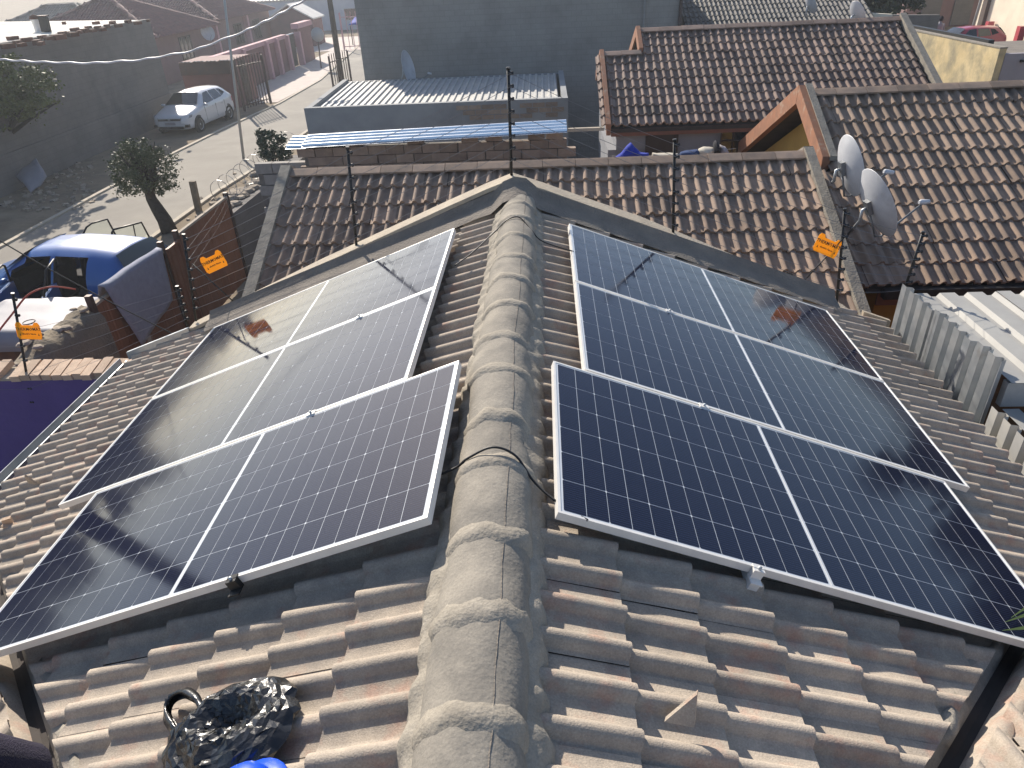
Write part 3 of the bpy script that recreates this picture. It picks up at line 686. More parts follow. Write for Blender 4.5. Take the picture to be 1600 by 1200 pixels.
# --- middle house directly behind the parapet
pit = math.radians(25); A = Vector((-3.09,9.1,-.52)); B = Vector((3.49,9.1,-.52)); run = 2.75
N1 = thing('tiled_house', (0.2,9.1,GZ), 'neighbour house with terracotta brown tiled roof directly behind the parapet', 'house')
mb = MB(); mb.box((.2,9.1,-2.9), (5.9,4.6,2.2)); mb.build('wall', 'housewall', N1)
roof_under(N1, A, B, run, pit)
tmid = tile_mesh('roof_tile', 'tile_mid', 'mid', hroll=.046, step=.03)
un = Vector((0,-math.cos(pit),-math.sin(pit))); nn = Vector((0,-math.sin(pit),math.cos(pit)))
tile_roof(N1, A+Vector((0,0,.0)), un, nn, (-(B.x-A.x),0), 9, tmid, lambda c: c.x > A.x+.1 and c.x < B.x-.02, u0=.04, gauge=.32)
tile_roof(N1, A, Vector((0,math.cos(pit),-math.sin(pit))), Vector((0,math.sin(pit),math.cos(pit))), (0,B.x-A.x), 9, tmid, lambda c: True, u0=.04, gauge=.32, allstuff=True)
def angular_caps(parent, A, B, m, L=.42, w=.14, pit=.42, name='ridge_tile', thick=.02):
    A = Vector(A); B = Vector(B); k = max(1, round((B-A).length/L)); d = (B-A).normalized(); l = (B-A).length/k; x = d.cross(Vector((0,0,1))).normalized(); z = x.cross(d)
    c, s_ = math.cos(pit), math.sin(pit)
    pr = [(-w*c,-w*s_),(-.03,-.012),(0,0),(.03,-.012),(w*c,-w*s_),(w*c-.004,-w*s_-thick),(-w*c+.004,-w*s_-thick)]
    mb = MB(); mb.prism([(a, .003, b+.045) for a, b in pr], (0, l-.006, 0)); me = mb.mesh(name); me.materials.append(MATS[m])
    for i in range(k): link(name, me, None, parent, basis(x, d, z, A+d*i*l+z*random.gauss(0,.003)))
angular_caps(N1, A, B, 'tile_mid')
t_ = math.tan(pit)
verge(N1, A+Vector((0,.0,.03)), A+Vector((0,-run,-run*t_+.03)), 'verge_grey', .13, .14)
verge(N1, B+Vector((0,.0,.03)), B+Vector((0,-run,-run*t_+.03)), 'verge_grey', .11, .14)
verge(N1, A+Vector((0,.02,.03)), A+Vector((0,run,-run*t_+.03)), 'verge_grey', .13, .14)
verge(N1, B+Vector((0,.02,.03)), B+Vector((0,run,-run*t_+.03)), 'verge_grey', .11, .14)
for X, s in ((A.x+.35,1),(B.x-.35,-1)):
    mb = MB(); mb.prism([(X,9.1-2.3,-1.85),(X,9.1+2.3,-1.85),(X,9.1,-.75)], (.12*s,0,0)); mb.build('gable', 'housewall', N1)
# --- right house with ochre gable
pit = math.radians(26.3); A = Vector((3.84,10.63,-.05)); B = Vector((12.5,10.63,-.05)); run = 3.1; t_ = math.tan(pit)
N2 = thing('tiled_house', (8,10.6,GZ), 'right hand house with an ochre gable and wide brown tiled roof', 'house')
mb = MB(); mb.box((8.3,10.6,-2.9), (8.2,5.2,2.2)); mb.build('wall', 'ochre', N2)
roof_under(N2, A, B, run, pit)
trt = tile_mesh('roof_tile', 'tile_right', 'mid', hroll=.046, step=.03)
un = Vector((0,-math.cos(pit),-math.sin(pit))); nn = Vector((0,-math.sin(pit),math.cos(pit)))
tile_roof(N2, A, un, nn, (-(B.x-A.x),.3), 11, trt, lambda c: (c.x > A.x+.05 or (c.y < 9.25 and c.x > 3.6)) and c.x < B.x, u0=.04, gauge=.315)
tile_roof(N2, A, Vector((0,math.cos(pit),-math.sin(pit))), Vector((0,math.sin(pit),math.cos(pit))), (0,B.x-A.x), 11, trt, lambda c: True, u0=.04, gauge=.315, allstuff=True)
angular_caps(N2, A, B, 'tile_right')
verge(N2, A+Vector((-.03,.0,.05)), A+Vector((-.03,-1.32,-1.32*t_+.05)), 'barge', .10, .24, drop=.2, name='barge_board')
verge(N2, A+Vector((-.03,.01,.05)), A+Vector((-.03,run+.6,-(run+.6)*t_+.05)), 'barge', .10, .24, drop=.2, name='barge_board')
P0 = A+Vector((.05,0,.08)); verge(N2, P0, P0+Vector((0,-1.34,-1.34*t_)), 'verge_grey', .09, .06, drop=.03, name='mortar_verge')
mb = MB(); X = A.x+.25; mb.prism([(X,10.63-3,-1.75),(X,10.63+3,-1.75),(X,10.63,-.30)], (.12,0,0)); mb.build('gable', 'ochre', N2)
mb = MB(); mb.prism([(4.0,10.63-run-.02,-.05-run*t_-.05),(4.0,10.63-run-.12,-.05-run*t_-.05),(4.0,10.63-run-.12,-.05-run*t_-.16),(4.0,10.63-run-.02,-.05-run*t_-.16)], (8.5,0,0)); mb.build('gutter', 'black', N2)
mb = MB(); mb.box((8.2,10.63-run+.05,-.05-run*t_-.2), (8.4,.03,.2)); mb.build('fascia', 'fascia', N2)
# --- rear house with a stepped ridge
pit = math.radians(26); A = Vector((2.16,16.0,.35)); B = Vector((7.36,16.0,.35)); run = 2.66; t_ = math.tan(pit)
N3 = thing('tiled_house', (4.4,15,GZ), 'rear house with dark brown tiled roof, stepped ridge and grey wall', 'house')
pe = onp(940,84,(0,-math.sin(pit),math.cos(pit)),A); YE = pe.y; X0 = pe.x
mb = MB(); mb.box((4.4,15.6,-2.55), (5.7,4.3,2.9)); mb.build('wall', 'greywall', N3)
mb = MB(); mb.box((1.75,14.3,-2.7), (.7,1.7,2.6)); mb.build('side_wall', 'greywall', N3)
roof_under(N3, A, B, run, pit)
th = run-(16.0-YE)
mb = MB(); za = .35-(16-YE)*t_-.07
mb.prism([(X0,YE,za),(X0,16-run,.35-run*t_-.07),(X0,16-run,.35-run*t_-.13),(X0,YE+1.0,za-.6),(X0,YE+1.0,za-.5)], (A.x-X0,0,0)); mb.build('roof_deck', 'deck', N3)
trr = tile_mesh('roof_tile', 'tile_rear', 'mid', hroll=.046, step=.03, gauge=.265)
un = Vector((0,-math.cos(pit),-math.sin(pit))); nn = Vector((0,-math.sin(pit),math.cos(pit)))
tile_roof(N3, A, un, nn, (-(B.x-A.x),1.0), 11, trr, lambda c: c.x > X0 and c.x < B.x and (c.x > A.x or c.y < YE), u0=.03, gauge=.265)
angular_caps(N3, A, B, 'tile_rear'); angular_caps(N3, (X0,YE,za+.07), (A.x,YE,za+.07), 'tile_rear')
verge(N3, A+Vector((0,0,.04)), (A.x,YE,za+.11), 'barge', .08, .2, drop=.16, name='barge_board')
verge(N3, (X0,YE,za+.11), (X0,16-run-.05,.35-run*t_), 'barge', .08, .2, drop=.16, name='barge_board')
verge(N3, (A.x,16.0,.39), (A.x,17.2,.39-1.2*t_), 'barge', .08, .2, drop=.16, name='barge_board')
verge(N3, (X0,YE,za+.11), (X0,YE+1.0,za-.40), 'barge', .08, .2, drop=.16, name='barge_board')
verge(N3, B+Vector((0,0,.04)), B+Vector((0,-run,-run*t_+.04)), 'verge_grey', .12, .14)
mb = MB(); mb.box(((X0+B.x)/2,16-run+.02,.35-run*t_-.13), (B.x-X0-.1,.03,.13)); mb.build('fascia', 'fascia', N3)
YW = 13.42
def rect_y(px, Y): 
    P = [ony(*p, Y) for p in px]; return min(p.x for p in P), max(p.x for p in P), min(p.z for p in P), max(p.z for p in P)
x0,x1,z0,z1 = rect_y([(1010,202),(1056,262)], YW)
mb = MB(); mb.box(((x0+x1)/2,YW,(-4+z1)/2), (x1-x0,.06,z1+4)); dd = mb.build('door', 'door_dark', N3)
x0,x1,z0,z1 = rect_y([(1128,196),(1215,262)], YW)
mb = MB(); mb.box(((x0+x1)/2,YW+.01,(z0+z1)/2), (x1-x0,.06,z1-z0)); wv = mb.build('window', 'glass_dark', N3)
mb = MB()
for i in range(6): mb.box((x0+(x1-x0)*i/5,YW-.04,(z0+z1)/2), (.02,.02,z1-z0))
for i in range(4): mb.box(((x0+x1)/2,YW-.04,z0+(z1-z0)*i/3), (x1-x0,.02,.02))
mb.build('burglar_bars', 'iron', wv)
# --- grey-tiled roof behind
N4 = thing('tiled_house', (7,26,GZ), 'far house with weathered grey tiled roof behind the stepped ridge', 'house')
pit = math.radians(22); A = Vector((4.9,28.5,.62)); B = Vector((10.6,28.5,.62)); run = 5.6
roof_under(N4, A, B, run, pit, th=.2); mb = MB(); mb.box((7.6,28.5,-2.9), (5.2,9.8,2.4)); mb.build('wall', 'greywall', N4)
tg = tile_mesh('roof_tile', 'tile_grey', 'coarse', hroll=.05)
un = Vector((0,-math.cos(pit),-math.sin(pit))); nn = Vector((0,-math.sin(pit),math.cos(pit)))
tile_roof(N4, A, un, nn, (-(B.x-A.x),0), 18, tg, lambda c: True, u0=.04, gauge=.32)
angular_caps(N4, A, B, 'tile_grey')
# --- tall plain wall block
T1 = thing('tall_building', (-.5,26,GZ), 'tall plain grey plastered building rising behind the tin roofed shed', 'building')
xa = ony(553,0,23.5).x; xb = ony(1063,0,23.5).x
mb = MB(); mb.box(((xa+xb)/2,26.7,-1.35), (xb-xa,6.4,5.3)); mb.build('wall', 'plaster_grey', T1)
mb = MB(); mb.box(((xa+xb)/2,26.7,1.36), (xb-xa+.2,6.6,.14)); mb.build('roof_slab', 'cement', T1)
xq = ony(1006,20,23.5).x; mb = MB(); mb.tube([(xq,23.44,GZ),(xq,23.44,1.2)], .03, 8); mb.build('downpipe', 'plaster_grey', T1)
mb = MB(); mb.tube([(xb+.02,23.44,GZ),(xb+.02,23.44,1.25)], .05, 8); mb.build('downpipe', 'iron', T1)

# --- corrugated sheets
def ibr(O, x, y, width, length, m, pitch=.172, h=.037, name='roof_sheet', ridge=.4, parent=None, bend=0.0, kindless=True):
    x = Vector(x).normalized(); y = Vector(y).normalized(); z = x.cross(y)
    k = max(1, int(round(width/pitch))); pr = []
    for i in range(k):
        for f, hh in ((0,0),(.5,0),(.60,1),(.86,1),(.96,0)): pr.append((i*pitch+f*pitch, hh*h))
    pr.append((k*pitch, 0)); mb = MB(); rows = []
    for j in range(5):
        t = j/4; rows.append([Vector(O)+x*a+y*(length*t)+z*(b+bend*math.sin(t*3)) for a, b in pr])
    mb.grid(rows, False); return mb.build(name, m, parent) if parent else mb.build(name, m, origin=O)
S1 = thing('tin_roof_shed', (-2.4,19.8,GZ), 'flat shed with grey walls and ribbed tin roof half in shadow', 'shed')
zt = -1.2; fl = onz(478,167,zt); fr = onz(888,155,zt); bl = Vector((-5.35,22.0,zt)); br = Vector((.78,21.2,zt)); 
Yf = (fl.y+fr.y)/2; xl, xr = fl.x, fr.x
mb = MB(); mb.box(((xl+xr)/2,Yf+.08,(zt+GZ)/2), (xr-xl,.16,zt-GZ)); mb.build('front_wall', 'shed_wall', S1)
for x in (xl+.075, xr-.075):
    mb = MB(); mb.hexa([(x-.07,Yf+.16,GZ),(x+.07,Yf+.16,GZ),(x+.07,22,GZ),(x-.07,22,GZ),(x-.07,Yf+.16,zt-.01),(x+.07,Yf+.16,zt-.01),(x+.07,22,zt+.08),(x-.07,22,zt+.08)]); mb.build('side_wall', 'shed_wall', S1)
mb = MB(); mb.box(((xl+xr)/2,22.08,(zt+GZ)/2), (xr-xl,.16,zt-GZ)); mb.build('back_wall', 'shed_wall', S1)
ww = .69; k = 0; x = xl+.16
while x < xr-.2:
    w = min(ww, xr-.16-x); ibr((x,Yf+.17,zt-.11+.004*(k%2)), (1,0,0), (0,1,.03), w, 3.75, 'galv_dull', parent=S1); x += ww-.002; k += 1
# exposed brickwork patch at the right end of the front
x0,x1,z0,z1 = rect_y([(712,164),(872,182)], Yf); bw = (x1-x0)/8
for r in range(3):
    for i in range(8):
        if random.random() < .1: continue
        mb = MB(); mb.box((x0+bw*(i+.5*(r%2)+.5),Yf-.002,z1-.07-(z1-z0)/3*r), (bw-.02,.03,(z1-z0)/3-.02)); mb.build('brick', 'block', S1)
# low block wall in front of the shed with silver sheets on it
BWY = 12.0
K1 = thing('block_wall', (-1.6,BWY,GZ), 'low unplastered brown block wall below the silver roof sheets', 'wall')
mb = MB(); mb.box((-1.63,BWY+.07,-2.42), (4.36,.09,3.12)); mb.build('mortar_core', 'joint', K1)
bl_, bh_ = .30, .145
mb = MB(); mb.box((0,0,0), (bl_-.012,.14,bh_-.012)); bme = mb.mesh('block'); bme.materials.append(MATS['block'])
for r in range(5):
    z = -.86-.145*r-.07
    for i in range(15):
        x = -3.75+bl_*i+(.15 if r % 2 else 0)
        if x > .62: continue
        link('block', bme, None, K1, Matrix.Translation((x+random.gauss(0,.004),BWY+.05+random.gauss(0,.006),z)) @ Matrix.Rotation(random.gauss(0,.012),4,'Z'))
for i, x in enumerate((-2.9,-1.9,-1.0,-.6,.1,.4)):
    mb = MB(); mb.box((x,BWY+.05,-.80), (.27,.13,.10+.01*(i%3)), Matrix.Rotation(.03*(i-2),3,'Y')); mb.build('block', 'block', K1)
K2 = thing('block_wall', (-4.3,BWY+.2,GZ), 'short grey block wall stub left of the silver sheets beside a small tree', 'wall')
gme = bme.copy(); gme.materials.clear(); gme.materials.append(MATS['block_grey'])
mb = MB(); mb.box((-4.25,BWY+.22,-2.65), (.95,.09,2.7)); mb.build('mortar_core', 'joint', K2)
for r in range(6):
    for i in range(3): link('block', gme, None, K2, Matrix.Translation((-4.55+bl_*i+(.08 if r%2 else -.04),BWY+.2,-1.2-.19*r)) @ Matrix.Scale(1.28,4,(0,0,1)))
p0 = ony(487,222,12.1)
SH = [(Vector((-3.75,11.78,-.80)), 4.35, 'long silver blue ribbed steel sheet lying along the top of the block wall', .02),
      (Vector((-4.05,11.86,-.83)), 1.0, 'short bright ribbed sheet sticking out at the left end of the block wall', .0)]
for O, L_, lb, rise in SH:
    o = ibr(O, (0,-1,-.18) if False else (0,1,.16), (-1,0,-rise), .52, -L_, 'silver_sheet', pitch=.13, h=.03); o.name = 'steel_sheet'; tag(o, lb, 'steel sheet', 'silver steel sheets on the block wall')
mb = MB(); mb.box((.75,12.0,-.72), (.9,.07,.05)); tag(mb.build('timber_batten', 'coping', origin=(.75,12,-.72)), 'weathered timber batten poking out right of the silver sheets', 'timber')
# dish on the shed wall line
def dish(name, P, face, dia, label, cat_group=None, arm=True, squash=.88, mast_to=None, lod=28):
    face = Vector(face).normalized(); M = Matrix.Translation(P) @ rot_to(face)
    t = thing(name, P, label, 'satellite dish', cat_group, M.copy())
    R_ = dia/2; dep = dia*.10
    S = Matrix.Scale(squash, 4, (1,0,0))
    pr = [(0,0)]+[(R_*k/7, dep*(k/7)**2) for k in range(1,8)]
    mb = MB(); mb.lathe([(max(r,.001),z) for r,z in pr], lod, M @ S); mb.lathe([(max(r,.001),z-.006) for r,z in pr][::-1], lod, M @ S)
    mb.lathe([(R_,dep),(R_+.006,dep-.003),(R_,dep-.006)], lod, M @ S); mb.build('reflector', 'dish', t)
    if arm:
        ax = M.to_3x3() @ Vector((0,-1,0)); P = Vector(P)
        if ax.z > 0: ax = -ax
        b = P - face*.03
        mb = MB(); mb.box((0,0,-.035), (.09,.16,.05), None); mb.v = [tuple(M @ Vector(v)) for v in mb.v]; mb.build('bracket', 'dish_grey', t)
        e = P + face*dia*.72 + ax*dia*.30
        mb = MB(); mb.tube([b+ax*.08, P+ax*R_*.96-face*.02, P+ax*R_*1.02+face*.05, e], .012, 8); mb.build('feed_arm', 'dish_grey', t)
        dr = (P-e).normalized(); mb = MB(); mb.tube([e-dr*.05, e, e+dr*.05, e+dr*.07], [.022,.026,.03,.02], 10); mb.build('feed_horn', 'dish', t)
    if mast_to is not None:
        mb = MB(); P = Vector(P); q_ = P-face*.10; mb.tube([P-face*.03, q_, Vector((q_.x,q_.y,q_.z-.12)), Vector(mast_to)], .018, 8); mb.build('mast', 'galv', t)
    return t
dish('satellite_dish', ony(1320,262,8.3), (.96,.10,.24), .70, 'upper left of the two grey satellite dishes mounted by the right roof verge', 'satellite dishes by the right roof', mast_to=ony(1300,285,8.7), squash=.9)
dish('satellite_dish', ony(1361,322,7.8), (.90,.13,.38), .80, 'larger lower satellite dish in front of the right tiled roof', 'satellite dishes by the right roof', mast_to=ony(1322,370,8.1), squash=.9)
dish('satellite_dish', ony(634,107,22.2), (.95,-.2,.2), .95, 'pale satellite dish standing edge-on at the back of the shed roof', mast_to=Vector((-4.02,22.1,-1.5)), squash=.9)
dish('satellite_dish', ony(1337,22,16.3), (.8,.3,.4), .48, 'small white satellite dish peeping over the rear house ridge', arm=False, mast_to=ony(1337,40,16.3))
dish('satellite_dish', ony(1265,8,24), (.8,.3,.4), .55, 'tiny white satellite dish behind the cream wall at the top edge', arm=False, mast_to=ony(1265,40,24))
# --- corrugated canopy on the right
CN = thing('corrugated_shack', (4.5,4.8,GZ), 'corrugated iron shack with pale ribbed roof close against the right eave', 'shack')
def vsheet(y1, y0, zt, zb, lean, k):
    O = Vector((3.42,y1,zt)); return ibr(O, (0,-1,0), (-lean,0,-1), y1-y0, zt-zb, 'galv_dull' if k else 'galv', pitch=.16, h=.045, name='wall_sheet', parent=CN)
vsheet(6.02,5.42,-.93,-3.9,.0,0); vsheet(5.42,4.78,-.90,-3.9,.0,0); vsheet(4.78,4.40,-.86,-3.9,.0,0)
vsheet(4.40,3.76,-1.19,-3.9,.0,1); vsheet(3.76,3.0,-1.19,-3.9,.0,1)
k = 0; x = 3.5
while x < 8.2:
    ibr((x,5.95,-1.0+.004*(k%2)), (1,0,0), (0,-1,-.0), .72, 1.55, 'tin_canopy' , pitch=.24, h=.035, parent=CN)
    ibr((x,4.4,-1.22+.004*(k%2)), (1,0,0), (0,-1,-.0), .72, 3.2, 'tin_canopy' , pitch=.24, h=.035, parent=CN); x += .72; k += 1
mb = MB(); mb.box((5.9,4.46,-1.12), (4.8,.06,.2)); mb.build('step_beam', 'galv', CN)
mb = MB(); mb.box((5.9,5.95,-2.5), (4.7,.05,2.9)); mb.build('back_wall', 'rust', CN)
# laundry behind the middle ridge
def cloth_lump(name, pxs, m, label, Y=9.95, th=.10):
    P = [ony(x,y,Y) for x,y in pxs]; c = sum(P, Vector())/len(P); mb = MB(); Q = []
    n_ = 24
    for k_ in range(5):
        s_ = (0,.55,.85,1,1.0)[k_]; row = []
        for j in range(n_+1):
            f = (j % n_)/n_*len(P); a = int(f) % len(P); p = P[a].lerp(P[(a+1)%len(P)], f-int(f)); p = c+(p-c)*s_
            row.append(p+Vector((0,-th*(1-s_)**.5*(1 if k_ < 4 else 0)+(.05 if k_ == 4 else 0)+.03*nz(p*7),.02*nz(p*9,1,3))))
        Q.append(row)
    mb.grid(Q); return tag(mb.build(name, m, origin=c), label, 'laundry', 'washing hung behind the middle roof')
cloth_lump('hung_jacket', [(962,246),(972,238),(980,228),(986,224),(992,230),(1000,238),(1014,240),(1012,248)], 'blue_cloth', 'bright blue jacket hung behind the middle roof ridge')
cloth_lump('hung_jeans', [(1062,244),(1064,238),(1090,234),(1094,238),(1090,246)], 'denim', 'dark blue jeans hung behind the ridge right of the pale cloth')
cloth_lump('hung_towel', [(1018,248),(1020,240),(1060,240),(1062,247)], 'cream_cloth', 'pale grey towel hung between the blue jacket and the jeans')
cloth_lump('hung_shirt', [(1090,244),(1092,234),(1100,230),(1116,232),(1118,244)], 'cream_cloth', 'cream fluffy garment on the washing line')
cloth_lump('hung_hat', [(1114,242),(1115,226),(1119,220),(1124,226),(1125,242)], 'black_cloth', 'small black garment hung upright at the right of the washing')
cloth_lump('hung_check_shirt', [(1124,242),(1126,226),(1134,230),(1140,240)], 'lavender', 'pale checked shirt at the right end of the washing')
a = ony(955,244,10); b = ony(1150,232,10); cable([a, a.lerp(b,.5)-Vector((0,0,.03)), b], .004, 'washing line with clothes behind the middle ridge', 'washing_line', 'wire')
# --- yellow stained wall building
Y1 = thing('flat_roof_building', (13.5,21.3,GZ), 'flat roofed building with stained yellow side wall and lavender front', 'building')
mb = MB(); mb.box((10.98,21.5,-2.3), (.16,5.9,3.4)); mb.build('side_wall', 'yellow_stain', Y1)
mb = MB(); mb.box((13.9,18.63,-2.36), (5.7,.16,3.28)); mb.build('front_wall', 'lavender', Y1)
mb = MB(); mb.box((13.9,19.8,-.76), (5.4,2.2,.08)); mb.build('roof', 'cement', Y1)
mb = MB(); mb.box((13.9,20.98,-2.45), (5.5,.14,3.26)); mb.build('back_wall', 'greywall', Y1)
mb = MB(); mb.box((10.98,21.5,-.585), (.18,5.92,.03)); mb.build('coping', 'verge_grey', Y1)
p = ony(1597,95,18.55); mb = MB(); mb.box((p.x,18.52,p.z), (.1,.08,.05)); mb.build('vent', 'black', Y1)
mb = MB(); mb.box((11.16,21.9,-.62), (.14,4.9,.22)); mb.build('roof_beam', 'black', Y1)

# ================================================================== LEFT YARD AND STREET
PW1 = thing('boundary_wall', (-5.6,6.1,GZ), 'deep purple plastered boundary wall below the left gutter with brick coping', 'wall')
mb = MB(); mb.box((-6.35,6.14,-2.88), (5.1,.2,2.24)); mb.build('wall', 'purple', PW1)
mb = MB(); mb.box((-6.35,6.15,-1.752), (5.1,.24,.03)); mb.build('mortar_layer', 'coping', PW1)
mb = MB(); mb.box((0,0,0), (.097,.27,.065)); bcm = mb.mesh('brick'); bcm.materials.append(MATS['brick_pale'])
x = -3.9; i = 0
while x > -7.2:
    if not (-5.42 < x < -5.22):
        link('brick', bcm, None, PW1, Matrix.Translation((x,6.14+random.gauss(0,.008),-1.705+random.gauss(0,.004))) @ Matrix.Rotation(.14,4,'X') @ Matrix.Rotation(random.gauss(0,.04),4,'Z'))
    x -= .109; i += 1
OW = thing('crumbling_wall', (-6.4,7.8,GZ), 'old crumbling concrete wall stub with lumpy top beside the brown fence', 'wall')
mb = MB(); P = []
for i in range(26):
    y = 6.5+i*.1; row = []
    zt = -2.34+.10*nz((0,y*2.2,0))+.05*nz((0,y*7,0))-.0*(i < 4)
    for x, z in ((-6.12,GZ),(-6.13,-3.1),(-6.14,zt-.14),(-6.2,zt-.02),(-6.3,zt+.03),(-6.42,zt+.05),(-6.55,zt),(-6.62,zt-.1),(-6.62,GZ)):
        row.append((x+(.02*nz((x*8,y*8,z*8)) if z > -3 else 0), y, z+(.05*nz((x*6,y*6,3)) if z > -2.6 else 0)))
    P.append(row)
mb.grid(P[::-1]); e = P[-1]; mb.add(e, [tuple(range(len(e)))]); e = P[0]; mb.add(e, [tuple(range(len(e)-1,-1,-1))]); mb.build('wall', 'old_concrete', OW)
for i in range(16):
    y = 6.7+random.random()*2.2; s_ = .03+random.random()*.05; mb = MB()
    mb.lathe([(0,-s_*.4),(s_*.8,-s_*.3),(s_,0),(s_*.7,s_*.35),(0,s_*.45)], 7, Matrix.Translation((-6.2-random.random()*.36,y,-2.27+.10*nz((0,y*2.2,0)))) @ Matrix.Rotation(random.random()*3,4,'Z') @ Matrix.Scale(1.5,4,(0,1,0)))
    mb.sm = [False]*len(mb.f); mb.build('stone', 'rubble', OW)
# brown sheet fence along the street
BF = thing('sheet_fence', (-6.25,11.3,GZ), 'reddish brown ribbed sheet metal street fence with pale capping', 'fence')
ys = [8.98,10.0,11.15,11.72,12.9,14.0]
for i in range(len(ys)-1):
    if i == 2: continue
    y0, y1 = ys[i]+.02, ys[i+1]-.02
    zt = -2.28 if i < 3 else -2.2
    ibr((-6.22,y0,GZ+.05), (0,1,0), (0,0,1), y1-y0, zt-GZ-.05, 'brown_sheet', pitch=.30, h=-.008, name='sheet', parent=BF)
    mb = MB(); mb.box((-6.23,(y0+y1)/2,zt+.015), (.06,y1-y0,.04)); mb.build('capping', 'coping', BF)
for y in (8.96,11.15,11.72,14.02):
    mb = MB(); mb.box((-6.24,y,-3.05), (.08,.08,1.9)); mb.build('post', 'iron', BF)
BG = thing('sheet_gate', (-6.25,11.43,GZ), 'narrow brown sheet metal pedestrian gate in the street fence', 'gate')
ibr((-6.2,11.18,GZ+.06), (0,1,0), (0,0,1), .5, 1.65, 'brown_sheet', pitch=.165, h=-.02, name='sheet', parent=BG)
mb = MB(); mb.box((-6.2,11.44,-2.28), (.05,.5,.04)); mb.box((-6.2,11.2,-3.1), (.05,.04,1.7)); mb.box((-6.2,11.68,-3.1), (.05,.04,1.7)); mb.build('gate_frame', 'brown_sheet', BG)
# towel on the fence
A, B, C, D = onx(163,448,-6.16), onx(253,388,-6.16), onx(271,468,-6.12), onx(222,541,-6.12)
P = []
for i in range(15):
    t = i/14; row = []
    for j in range(15):
        s_ = j/14; p = A.lerp(B,s_).lerp(D.lerp(C,s_), t); row.append(p+Vector((.02*nz((s_*4,t*2,0))+.012*math.sin(s_*9+t),0,.01*nz((s_*5,0,1)))))
    P.append(row)
back = [Vector((-6.34,p.y,p.z-.25)) for p in P[0]]; ov = [p+Vector((-.09,0,.025)) for p in P[0]]
mb = MB(); mb.grid([back, ov]+P); o = mb.build('towel', 'towel', origin=A); m_ = o.modifiers.new('t','SOLIDIFY'); m_.thickness = .012; tag(o, 'grey blue towel hung diagonally over the brown sheet fence', 'towel')
# white sheet over a low stack
P = []
for i in range(14):
    row = []
    for j in range(14):
        x = -9.3+2.0*i/13; y = 9.5+1.55*j/13; e = min(i,13-i,j,13-j)
        z = -2.98+.03*nz((x*2,y*2,0))+.015*nz((x*6,y*6,0)) if e > 0 else -3.25
        row.append((x,y,z))
    P.append(row)
mb = MB(); mb.grid(P[::-1]); o = mb.build('white_sheet', 'white_sheet', origin=(-8.3,10.2,-3)); m_ = o.modifiers.new('t','SOLIDIFY'); m_.thickness = .01
tag(o, 'white plastic sheet spread behind the crumbling wall next to the blue car', 'sheet')
mb = MB(); mb.box((-8.3,10.25,-3.55), (1.7,1.3,.9)); bevel(tag(mb.build('crate_stack', 'rust', origin=(-8.3,10.25,GZ)), 'low stack under the white plastic sheet', 'crate'), .03)
mb = MB(); mb.tube([Vector((-8.05,9.9,-2.93))+Vector((.09*math.cos(a*.5),.09*math.sin(a*.5),.0)) for a in range(14)], .008, 6); tag(mb.build('wire_ring', 'iron', origin=(-8.05,9.9,-2.93)), 'small dark wire ring lying on the white sheet', 'ring')
cable([ony(-20,540,7.2), ony(18,492,7.4), ony(45,460,7.6), ony(80,448,7.8), ony(118,452,8.0)], .012, 'reddish hose arching up in front of the blue car', 'hose', 'hose', 'hose')

# ---------------------------------------------------------------- cars
def chaikin(p, it=2):
    for _ in range(it):
        q_ = [p[0]]
        for a, b in zip(p, p[1:]): q_ += [(.75*a[0]+.25*b[0], .75*a[1]+.25*b[1]), (.25*a[0]+.75*b[0], .25*a[1]+.75*b[1])]
        p = q_+[p[-1]]
    return p
#        x     zb   w    zbelt ws   ztop  wr   crown
ST_ = [(0.00,.34,.50,.60,.48,.66,.40,.01),(.05,.24,.68,.64,.66,.72,.56,.02),(.18,.20,.80,.68,.78,.78,.66,.02),(.55,.18,.855,.78,.84,.86,.70,.03),(1.0,.18,.875,.87,.86,.96,.70,.03),
       (1.12,.18,.875,.89,.86,1.0,.69,.03),(1.75,.18,.875,.93,.86,1.395,.565,.03),(2.3,.18,.875,.95,.86,1.44,.57,.03),(3.1,.18,.875,.98,.855,1.425,.56,.03),(3.60,.19,.87,1.0,.84,1.385,.545,.03),(3.67,.20,.86,1.0,.83,1.33,.56,.03),
       (3.93,.24,.83,.98,.80,1.02,.70,.03),(4.0,.28,.80,.86,.76,.90,.68,.02),(4.05,.36,.70,.66,.66,.74,.55,.01)]
def st_at(x):
    for a, b in zip(ST_, ST_[1:]):
        if a[0] <= x <= b[0]:
            f = (x-a[0])/(b[0]-a[0]); return [p+(q_-p)*f for p, q_ in zip(a, b)]
    return list(ST_[-1])
def section(x):
    _, zb, w, zl, ws, zt, wr, cr = st_at(x)
    return chaikin([(0,zb),(w*.92,zb),(w,zb+.14),(w,zl*.72),(ws,zl),(wr,zt),(0,zt+cr)])
